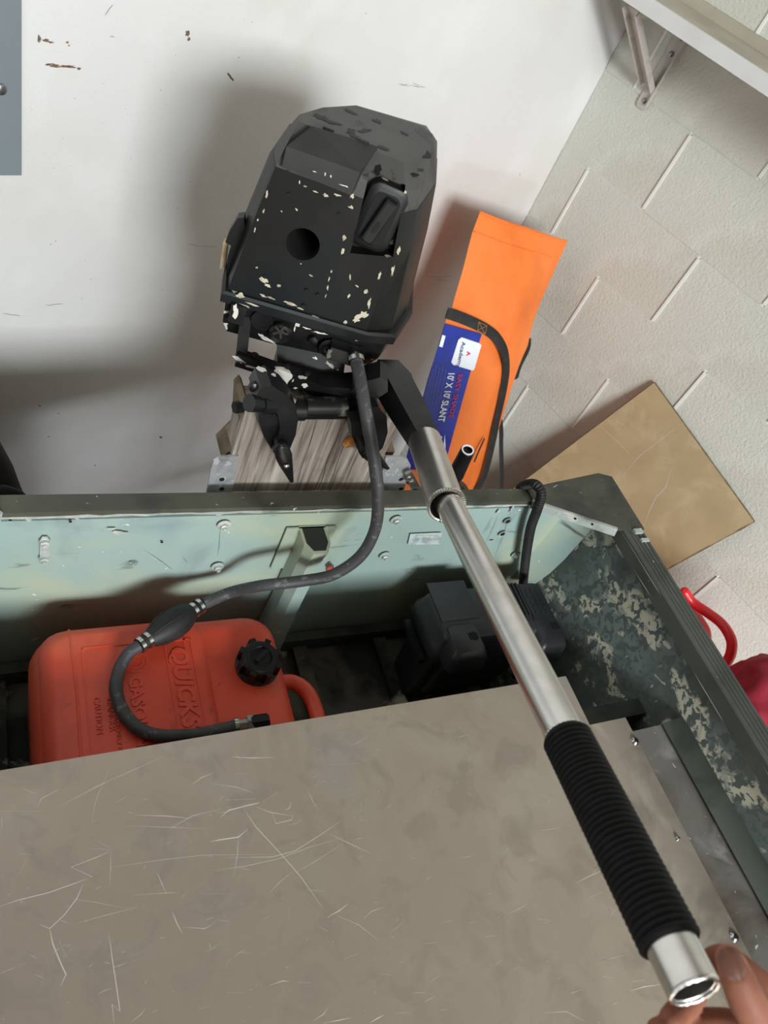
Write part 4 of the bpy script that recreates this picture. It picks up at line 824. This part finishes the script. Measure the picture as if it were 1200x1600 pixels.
# ------------------------------------------------------------------ orange canopy bag in the corner
TL, TR = PL(750, 331, WB, DB - .17), PL(886, 377, WA, DA - .09)
lx_ = (TR - TL).normalized(); dx_ = Vector((0, -.40, -.92)).normalized(); nb = dx_.cross(lx_).normalized(); pd = nb.dot(TL)
LE = [(750, 331), (739, 363), (728, 402), (717, 440), (706, 480), (696, 504), (684, 542), (671, 585), (659, 625), (647, 665), (636, 710), (627, 760)]
RE = [(886, 377), (871, 412), (855, 448), (843, 476), (834, 502), (824, 540), (811, 572), (802, 598), (790, 634), (776, 678), (760, 722), (744, 766)]
def ridge(t):
    t = min(1, max(0, t)); k = t / .60 if t < .60 else (1 - t) / .40
    k = min(k, 1); return .045 * (k if k < .8 else 1 - .2 * (1 - (k - .8) / .2) ** 1.0)
def BG0(x, y): return PL(x, y, nb, pd)
def row(edge, q):
    i = min(len(edge) - 2, max(0, int(q))); f = q - i; a, b = edge[i], edge[i + 1]; return (a[0] + (b[0] - a[0]) * f, a[1] + (b[1] - a[1]) * f)
def solve(x, y):
    q, t = 5.0, .5
    for _ in range(30):
        l, r = row(LE, q), row(RE, q); t = (x - l[0]) / (r[0] - l[0]); yy = l[1] + (r[1] - l[1]) * t; q += (y - yy) / 38
    return q, t
def proj(P): z = CF.dot(P); return 600 + FPX * CR.dot(P) / z, 800 + FPX * CD.dot(P) / z
def BG(x, y, lift=0):
    h = lift
    for _ in range(6):
        P = PL(x, y, nb, pd + h); q, t = solve(*proj(P - nb * h)); h = lift + ridge(t) * min(1, max(0, .45 + q * .2))
    return P
bag = empty('canopy_bag', Vector((1.3, 1.1, FLOOR)), 'orange nylon canopy bag with blue label and black strap leaning in the corner', 'canopy bag')
rowsF = [(BG0(*a), BG0(*b)) for a, b in zip(LE, RE)]
lastL, lastR = rowsF[-1]; dl = (FLOOR + .02 - lastL.z) / dx_.z
rowsF = [(rowsF[int(k // 4)][0].lerp(rowsF[min(int(k // 4) + 1, len(rowsF) - 1)][0], (k % 4) / 4), rowsF[int(k // 4)][1].lerp(rowsF[min(int(k // 4) + 1, len(rowsF) - 1)][1], (k % 4) / 4)) for k in range(4 * (len(rowsF) - 1) + 1)]
rowsF += [(lastL + dx_ * dl * .5 + lx_ * .01, lastR + dx_ * dl * .5 - lx_ * .01), (lastL + dx_ * dl + lx_ * .01, lastR + dx_ * dl - lx_ * .01)]
bm = bmesh.new(); TH = .13; NCOL = 26; loops = []
for i, (a, b) in enumerate(rowsF):
    fr = [a.lerp(b, k / NCOL) for k in range(NCOL + 1)]
    fr = [p + nb * (ridge(k / NCOL) * min(1, .45 + i * .05) + (.0045 * noise.noise(p * 11) + .004 * (1 - abs(noise.noise(Vector((p.x * 9 + p.z * 4, p.y * 9, p.z * 6))) * 3))) * (.4 if i < 2 else 1) * math.sin(math.pi * min(.96, max(.04, k / NCOL))) ** .5) for k, p in enumerate(fr)]
    sl = lambda p: p.dot(lx_) / -p.dot(nb)
    bb, ab = b - nb * TH + lx_ * min(-.02, TH * sl(b) - .012), a - nb * TH + lx_ * max(.02, TH * sl(a) + .012)
    mids_r = [b.lerp(bb, t) + lx_ * .006 * math.sin(math.pi * t) for t in (.33, .66)]; mids_l = [a.lerp(ab, t) for t in (.66, .33)]
    bk = [bb.lerp(ab, k / NCOL) for k in range(NCOL + 1)]
    loops.append(fr + mids_r + bk + mids_l)
loft(bm, loops); 
wobj('bag_body', bm, 'orange', bag, 50)
# top flap seam and cross stitch lines
bm = bmesh.new(); sweep(bm, [BG(750 + (886 - 750) * t, 331 + 46 * t + 3 * math.sin(math.pi * t), .003) for t in [k / 12 for k in range(13)]], .0028, 6); wobj('top_piping', bm, 'orange', bag)
bm = bmesh.new(); sweep(bm, [BG(741 + 122 * t, 362 + 40 * t + 2 * math.sin(math.pi * t), .002) for t in [k / 12 for k in range(13)]], .0016, 6); wobj('hem_seam', bm, 'orange', bag)
# straps
def strap(pts_, w, m='strap', thick=.16, lift=.010): 
    b_ = bmesh.new(); q_ = catmull([BG(x, y, lift + (z if z else 0)) for x, y, z in pts_], 5); sweep(b_, q_, w, 10, False, (thick, nb)); return wobj('strap', b_, m, bag, 50)
strap([(698, 489, -.004), (716, 495, .001), (738, 504, .004), (760, 515, .006), (776, 528, .006), (788, 550, .006), (791, 580, .006), (786, 615, .007), (777, 655, .008), (768, 700, .008), (757, 742, .008), (744, 768, .004), (728, 800, 0)], .0150)
strap([(779, 645, -.02), (783, 670, -.02), (783, 700, -.02), (784, 735, -.02), (783, 770, -.02), (775, 810, -.02)], .010)
strap([(826, 528, -.03), (824, 545, -.02), (812, 570, -.02), (805, 592, -.03)], .014)
strap([(757, 685, .004), (748, 705, .004), (741, 722, .004)], .004)
def onbag(pts_, lift): return [BG(x, y, lift) for x, y in pts_]
bm = bmesh.new()
sq = [(748, 503), (761, 509), (758, 522), (746, 516)]
for a, b in ((0, 1), (1, 2), (2, 3), (3, 0), (0, 2), (1, 3)): sweep(bm, onbag([sq[a], sq[b]], .0195), .0006, 5)
wobj('box_stitch', bm, 'stitch', bag)
# label
LL = .0065
lab = [(698, 503), (710, 509), (728, 518), (753, 530), (745, 556), (737, 585), (728, 617), (718, 655), (709, 690), (699, 727), (668, 719), (636, 712), (643, 685), (650, 657), (661, 620), (672, 582), (682, 550)]
bm = bmesh.new(); gr = []
for i in range(13):
    q = 5.05 + 5.4 * i / 12; l, r = row(LE, q), row(RE, q); t1_ = .445 + .055 * i / 12
    gr.append([bm.verts.new(BG(l[0] + (r[0] - l[0]) * t1_ * k / 8, l[1] + (r[1] - l[1]) * t1_ * k / 8, LL)) for k in range(9)])
for r0, r1 in zip(gr, gr[1:]):
    for k in range(8): bm.faces.new((r0[k], r0[k + 1], r1[k + 1], r1[k]))
bmesh.ops.recalc_face_normals(bm, faces=bm.faces); bmesh.ops.solidify(bm, geom=bm.faces[:], thickness=.0015)
lb = wobj('label', bm, 'label', bag, 60, label='blue printed label')
rd = (BG(691, 656) - BG(707, 582)).normalized(); up = BG(722, 620) - BG(690, 612); up = (up - rd * up.dot(rd)).normalized()
nl = rd.cross(up)
def lpoly(nm, pts_, m, lift=.0006): b_ = bmesh.new(); prism(b_, onbag(pts_, LL + .0030), nb * lift); return child_world(obj(nm, b_, m, None, 0), lb)
lpoly('white_patch', [(721, 527), (748, 536), (752, 539), (741, 577), (738, 579), (708, 570), (705, 566), (716, 531)], 'labelwhite')
lpoly('white_tag', [(691, 523), (696, 525), (691, 543), (686, 541)], 'labelwhite')
lpoly('white_chevron', [(695, 679), (696, 700), (690, 708), (693, 695)], 'labelwhite')
def ltext(body_, size, x, y, m, **k): return child_world(link('label_lettering', text_mesh(body_, size, BG(x, y, LL + .0042), rd, up, extrude=.0002, **k), m), lb)
ltext('Academy', .0185, 722, 534, 'labelnavy', bold=.0003)
ltext('A', .018, 730, 549, 'labelred', bold=.0005)
ltext("10' X 10' SLANT", .031, 701, 581, 'labelwhite', bold=.0006, width=.66)
ltext('EASY SHADE', .0225, 716, 584, 'labelred', width=1.0)
ltext('64', .030, 682, 680, 'labelwhite', bold=.0012, width=.8)
ltext('SHADE', .012, 677, 677, 'labelwhite', bold=.0004)
ltext('SQ. FT.', .010, 671, 675, 'labelred', bold=.0004)
bm = bmesh.new()
for x0, y0_, L_, n_ in ((692, 573, 70, 1), (697, 578, 50, 1), (687, 575, 62, 1), (682, 571, 66, 1), (677, 577, 62, 1), (672, 590, 55, 1), (668, 600, 50, 1)):
    s = 0; o_ = BG(x0, y0_, LL + .0030); 
    while s < L_ * .0017:
        l_ = random.uniform(.003, .012); ribbon(bm, [o_ + rd * s, o_ + rd * min(s + l_, L_ * .0017)], .0028, nl, .0004); s += l_ + .002
child_world(obj('small_print', bm, 'labelgrey', None, 0, kind='stuff'), lb)

# ------------------------------------------------------------------ hardboard sheet leaning on the block wall
hb = [PL(1022, 598, WA, DA - .012), PL(1178, 815, WA, DA - .012)]
ex = (hb[1] - hb[0]); EW = ex.length; ex.normalize()
lowpt = PL(1055, 888, WA, DA - .055); ey = (lowpt - hb[1]); ey = (ey - ex * ey.dot(ex)).normalized(); nh = ex.cross(ey).normalized()
if nh.dot(WA) > 0: nh = -nh
t_ = (FLOOR + .01 - hb[0].z) / ey.z
hbd = empty('hardboard_sheet', hb[0] + ey * t_, 'tan hardboard sheet leaning on the block wall behind the boat corner', 'board')
bm = bmesh.new(); t2 = (FLOOR + .01 - hb[1].z) / ey.z
prism(bm, [hb[0], hb[1], hb[1] + ey * t2, hb[0] + ey * t_], -nh * .006); bevel(bm, .0008, 1); wobj('sheet', bm, 'hardboard', hbd, 20)
bm = bmesh.new(); oh = lambda x, y: PL(x, y, nh, nh.dot(hb[0]))
for pts_, w in (([(1066, 662), (1035, 685), (1000, 712), (965, 752)], .002), ([(1049, 731), (1040, 762), (1025, 777), (1016, 795), (1006, 822)], .0025), ([(1028, 712), (1052, 719)], .002), ([(960, 655), (975, 664)], .003), ([(938, 666), (965, 690), (990, 715)], .0012)):
    ribbon(bm, [oh(*p) for p in pts_], w, nh, .0003)
wobj('scratch_marks', bm, 'scratch', hbd, 0, kind='stuff')
bm = bmesh.new()
for a, b in ((hb[0], hb[1]), (hb[0], hb[0] + ey * t_), (hb[1], hb[1] + ey * t2)): sweep(bm, [a.lerp(b, k / 40) + nh * -.003 for k in range(41)], [random.uniform(.0026, .0036) for k in range(41)], 6)
wobj('raw_edge', bm, 'boardedge', hbd)

# ------------------------------------------------------------------ low bench with red can and crimson cloth by the block wall
bz = -1.62
be = empty('low_bench', room(1.70, -.1, FLOOR), 'low wooden bench along the block wall beside the boat', 'bench')
for k in range(3):
    bm = bbox(room(1.595 + k * .135, -.27, bz - .012), (.13, .56, .024), (WA, WB, Z0), .002); wobj('plank', bm, 'woodtan', be)
for a in (1.57, 1.90):
    for b_ in (-.50, -.04):
        bm = bbox(room(a, b_, (FLOOR + bz - .024) / 2), (.04, .04, bz - .024 - FLOOR), (WA, WB, Z0), .003); wobj('leg', bm, 'woodtan', be)
jx = 1.66
jc = empty('gas_can', Vector((jx, PX(1100, 1000, jx).y, bz)), 'bright red plastic gas can with looped handle beyond the gunwale', 'gas can')
h1 = [PX(1070, 925, jx - .04), PX(1082, 941, jx - .02), PX(1105, 957, jx), PX(1128, 975, jx), PX(1142, 998, jx), PX(1143, 1016, jx), PX(1138, 1030, jx), PX(1128, 1042, jx - .01), PX(1110, 1052, jx - .02)]
bm = bmesh.new(); sweep(bm, catmull(h1, 5), [.0135] * 41, 14, True); wobj('handle', bm, 'redcan', jc, 60)
c = PX(1092, 1000, jx - .02); zt = c.z + .005
yb0 = PX(1119, 1000, jx).y; bm = bmesh.new(); cw = lambda z, s, r: [Vector((p.x + jx - .06, p.y + yb0 + .085, p.z)) for p in rrect(-.08 * s, .08 * s, -.085 * s, .085 * s, z, r)]
zt = c.z + .03
loft(bm, [cw(bz, .92, .02), cw(bz + .02, 1, .03), cw(zt - .05, 1, .03), cw(zt - .012, .95, .03), cw(zt, .85, .03)]); wobj('can_body', bm, 'redcan', jc, 50)
bm = bmesh.new(); lathe(bm, Vector((jx - .08, yb0 + .12, zt - .01)), Z0, [(0, .026), (.03, .026), (.034, .022)], 18); wobj('cap', bm, 'blackplastic', jc)
# crimson cloth lump
cc = PX(1205, 1085, 1.62)
bm = bmesh.new(); bmesh.ops.create_icosphere(bm, subdivisions=4, radius=1)
for v in bm.verts:
    p = v.co.copy(); n_ = 1 + .16 * noise.noise(p * 2.1) + .06 * noise.noise(p * 6)
    z_ = p.z * .10 * n_; v.co = Vector((cc.x + p.x * .085 * n_, cc.y + p.y * .095 * n_, max(cc.z + z_, bz + .001)))
    if p.z < -.2: v.co.z = bz + .001 + (cc.z - .02 - bz) * max(0, (1 + p.z) / .8)
link('crimson_cloth', fin(bm, 'cloth', 60), 'crimson', None, 'crumpled crimson cloth bundle at the right edge beyond the gunwale', 'cloth')

# black bag standing against the back wall at the left edge
kb = [(-70, 640), (-40, 655), (-12, 678), (6, 702), (20, 728), (27, 750), (38, 775), (45, 800)]
bl = empty('black_bag', (0, 1.05, FLOOR), 'black bag standing behind the transom at the left edge', 'bag')
bm = bmesh.new(); YK = 1.04; prof_ = [PY(x, y, YK) for x, y in kb]; lastp = prof_[-1]
prof_ += [Vector((lastp.x + .02, YK, -1.5)), Vector((lastp.x + .01, YK, FLOOR + .01))]
loops = []
for i, p in enumerate(prof_):
    r_ = max(.012, p.x + .16) ; cx = p.x - r_
    loops.append([Vector((cx + r_ * math.cos(a) * (1 + .05 * noise.noise(Vector((a, p.z * 8, 0)))), YK + .07 * math.sin(a) * min(1, (i + 1) / 4), p.z)) for a in [2 * math.pi * k / 20 for k in range(20)]])
loft(bm, loops[::-1]); wobj('bag_body', bm, 'blackbag', bl, 60)
bm = bmesh.new(); sweep(bm, catmull([PY(4, 762, YK - .075), PY(18, 766, YK - .075), PY(34, 773, YK - .07), PY(48, 790, YK - .06)], 4), .006, 8, True); wobj('bag_strap', bm, 'blackbag', bl)

# ------------------------------------------------------------------ the hand holding the tube end
hd = empty('person', Q(1300, 1700, .46), 'person seen only as a bare right hand pinching the tube end', 'person')
bm = bmesh.new()
def digit(pts_, rad, fl=None):
    q_ = catmull([Q(*p) for p in pts_], 6); n_ = len(q_); m_ = len(rad); rr = []
    for i in range(n_):
        t = i / (n_ - 1) * (m_ - 1); k = min(int(t), m_ - 2); f = t - k; rr.append(rad[k] * (1 - f) + rad[k + 1] * f)
    b_ = bmesh.new(); sweep(b_, q_, rr, 16, True); me_ = bpy.data.meshes.new('d'); bmesh.ops.recalc_face_normals(b_, faces=b_.faces); b_.to_mesh(me_); b_.free(); bm.from_mesh(me_); bpy.data.meshes.remove(me_)
digit([(1141, 1500, .415), (1152, 1528, .412), (1168, 1565, .412), (1195, 1610, .418), (1235, 1660, .43), (1290, 1720, .45)], [.0082, .0098, .0108, .0106, .0125, .016])       # thumb
digit([(1050, 1592, .452), (1078, 1560, .470), (1108, 1512, .480), (1135, 1500, .478), (1185, 1538, .470), (1250, 1600, .468), (1300, 1680, .47)], [.0078, .0086, .009, .0092, .0100, .0112, .013])  # index, behind the tube
digit([(1030, 1612, .448), (1062, 1612, .462), (1110, 1600, .470), (1170, 1610, .470), (1240, 1650, .472), (1310, 1710, .475)], [.0080, .0088, .0094, .010, .0112, .013])  # middle
digit([(1050, 1668, .448), (1085, 1660, .462), (1130, 1655, .470), (1190, 1665, .474), (1260, 1700, .478), (1320, 1750, .48)], [.0074, .0084, .009, .0096, .011, .013])  # ring
digit([(1085, 1712, .450), (1115, 1706, .462), (1155, 1704, .470), (1210, 1718, .476), (1270, 1750, .48), (1330, 1790, .48)], [.0066, .0074, .008, .0086, .010, .012])  # little
digit([(1270, 1650, .462), (1320, 1730, .468), (1370, 1830, .48), (1420, 1960, .50), (1470, 2100, .53)], [.020, .029, .031, .026, .030])  # palm and wrist
digit([(1245, 1680, .45), (1300, 1760, .46), (1360, 1840, .48)], [.014, .022, .024])
hand = wobj('hand', bm, 'skin', hd, 60)
md = hand.modifiers.new('r', 'REMESH'); md.mode = 'VOXEL'; md.voxel_size = .0014; md.use_smooth_shade = True
md = hand.modifiers.new('s', 'SMOOTH'); md.iterations = 6; md.factor = .5
bake(hand)
for p in hand.data.polygons: p.use_smooth = True
# thumb nail lying on the thumb, facing the camera
nc = Q(1147, 1508, .4045); na = (Q(1135, 1488, .407) - Q(1158, 1530, .402)).normalized(); nn_ = (-(ray(1147, 1508).normalized()) + CR * .25).normalized(); nn_ = (nn_ - na * nn_.dot(na)).normalized(); nsd = na.cross(nn_)
bm = bmesh.new(); rings = []
for i in range(8):
    t = i / 7; row_ = []
    for k in range(9):
        s = (k / 8 - .5) * 2; wd_ = .0066 * math.sqrt(max(.05, 1 - (2 * t - 1) ** 4)); ln = .0086
        row_.append(nc + na * ((t * 2 - 1) * ln) + nsd * s * wd_ - nn_ * (.0026 * s * s + .0012 * (2 * t - 1) ** 2))
    rings.append([bm.verts.new(p) for p in row_])
for r0, r1 in zip(rings, rings[1:]):
    for k in range(8): bm.faces.new((r0[k], r0[k + 1], r1[k + 1], r1[k]))
bmesh.ops.solidify(bm, geom=bm.faces[:], thickness=.0012)
child_world(obj('thumb_nail', bm, 'nail', None, 60), hand)

# ------------------------------------------------------------------ paint chips lying on the motor's real surfaces
bpy.context.view_layer.update(); DG = bpy.context.evaluated_depsgraph_get()
def hit(x, y):
    ok, loc, nrm, idx, o, m_ = SC.ray_cast(DG, Vector((0, 0, 0)), ray(x, y).normalized()); return (loc, nrm, o) if ok else None
def chips(items, mname, nm):
    b_ = bmesh.new(); rr = random.Random(5)
    for (x, y, rx, ry, a) in items:
        h0 = hit(x, y)
        if not h0: continue
        n = 13; vv = []
        for k in range(n):
            t = 2 * math.pi * k / n; r = rr.uniform(.45, 1.2); dx, dy = math.cos(t) * rx * r, math.sin(t) * ry * r
            px_, py_ = x + dx * math.cos(a) - dy * math.sin(a), y + dx * math.sin(a) + dy * math.cos(a)
            d_ = ray(px_, py_); den = h0[1].dot(d_)
            if abs(den) < .05: vv = []; break
            vv.append(b_.verts.new(d_ * (h0[1].dot(h0[0]) / den) + h0[1] * .0005))
        if vv: b_.faces.new(vv)
    wobj(nm, b_, mname, mo, 0, kind='stuff')
cream = [(417, 303, 2, 6, .2), (412, 330, 1.5, 5, .3), (477, 291, 3, 1.4, .4), (492, 299, 5, 1.6, .3), (509, 305, 5, 3, .4), (528, 305, 6, 2, .3), (550, 306, 4, 4, 0), (549, 324, 5, 3, .5), (463, 327, 3, 1.5, .9), (538, 372, 3, 5, .2), (536, 392, 2.5, 7, .1), (412, 437, 8, 4, .5), (418, 446, 6, 2.5, .3), (436, 446, 3, 2.5, 0), (453, 474, 11, 2.5, .35), (412, 462, 7, 2.5, .5), (425, 466, 9, 1.8, .4), (401, 418, 3, 1.5, 0), (518, 424, 1.2, 3, .3), (514, 436, 1.2, 4, .2), (512, 449, 1.5, 5, .1), (509, 462, 1, 4, .4), (547, 432, 1.5, 6, 0), (558, 447, 3, 1.5, .6), (545, 462, 2, 4, .5), (577, 473, 3, 9, .2), (566, 492, 11, 6, -.4), (556, 500, 6, 4, 0), (540, 503, 5, 2.5, -.5), (572, 455, 4, 4, .3), (593, 430, 2.5, 8, .25), (613, 423, 2.5, 10, .2), (622, 392, 3, 8, .2), (612, 378, 3, 5, .2), (605, 400, 6, 2.5, .3), (398, 360, 1.5, 5, .2), (403, 343, 1.4, 3, .2), (375, 462, 7, 5, .3), (366, 456, 4, 3, .3), (633, 300, 2.5, 4, .4), (602, 281, 8, 2, .35), (470, 482, 6, 1.5, .35), (492, 495, 9, 1.6, .3), (395, 476, 14, 1.6, .35), (486, 430, 4, 1.2, .5), (470, 412, 2, 1, .3), (440, 330, 2, 1, 1)]
white = [(368, 486, 5, 11, .1), (383, 478, 11, 2, .4), (420, 531, 16, 3, .45), (408, 524, 8, 3, .4), (500, 520, 13, 1.6, .2), (480, 513, 7, 1.4, .3), (513, 552, 7, 8, .3), (493, 560, 5, 2.5, .5), (515, 570, 9, 3, .7), (374, 563, 12, 4, .5), (392, 573, 8, 2.5, .3), (408, 577, 9, 4, .4), (427, 586, 5, 2.5, .3), (473, 590, 7, 3, .1), (476, 602, 5, 4, .2), (462, 606, 4, 2, 0), (528, 578, 3, 2, .3), (468, 285, 1.2, 3, 0), (492, 268, 3, 1, .3), (508, 272, 1.2, 3, 0), (517, 275, 1.2, 3, 0), (538, 290, 8, 1.2, .3)]
dark = [(548, 175, 13, 2, .38), (590, 190, 9, 4, .3), (632, 209, 8, 2, .5), (567, 205, 12, 4, -.2), (500, 183, 14, 4, .25), (520, 192, 16, 3, .3), (548, 206, 9, 5, .2), (668, 244, 8, 8, .2), (657, 266, 5, 3, .2), (648, 274, 7, 4, .1), (600, 232, 10, 4, .4), (590, 265, 6, 10, .1), (556, 215, 14, 2.5, .35)]
chips(cream, 'chip', 'paint_chip'); chips(white, 'chipwhite', 'paint_chip'); chips(dark, 'cowl', 'worn_patch')
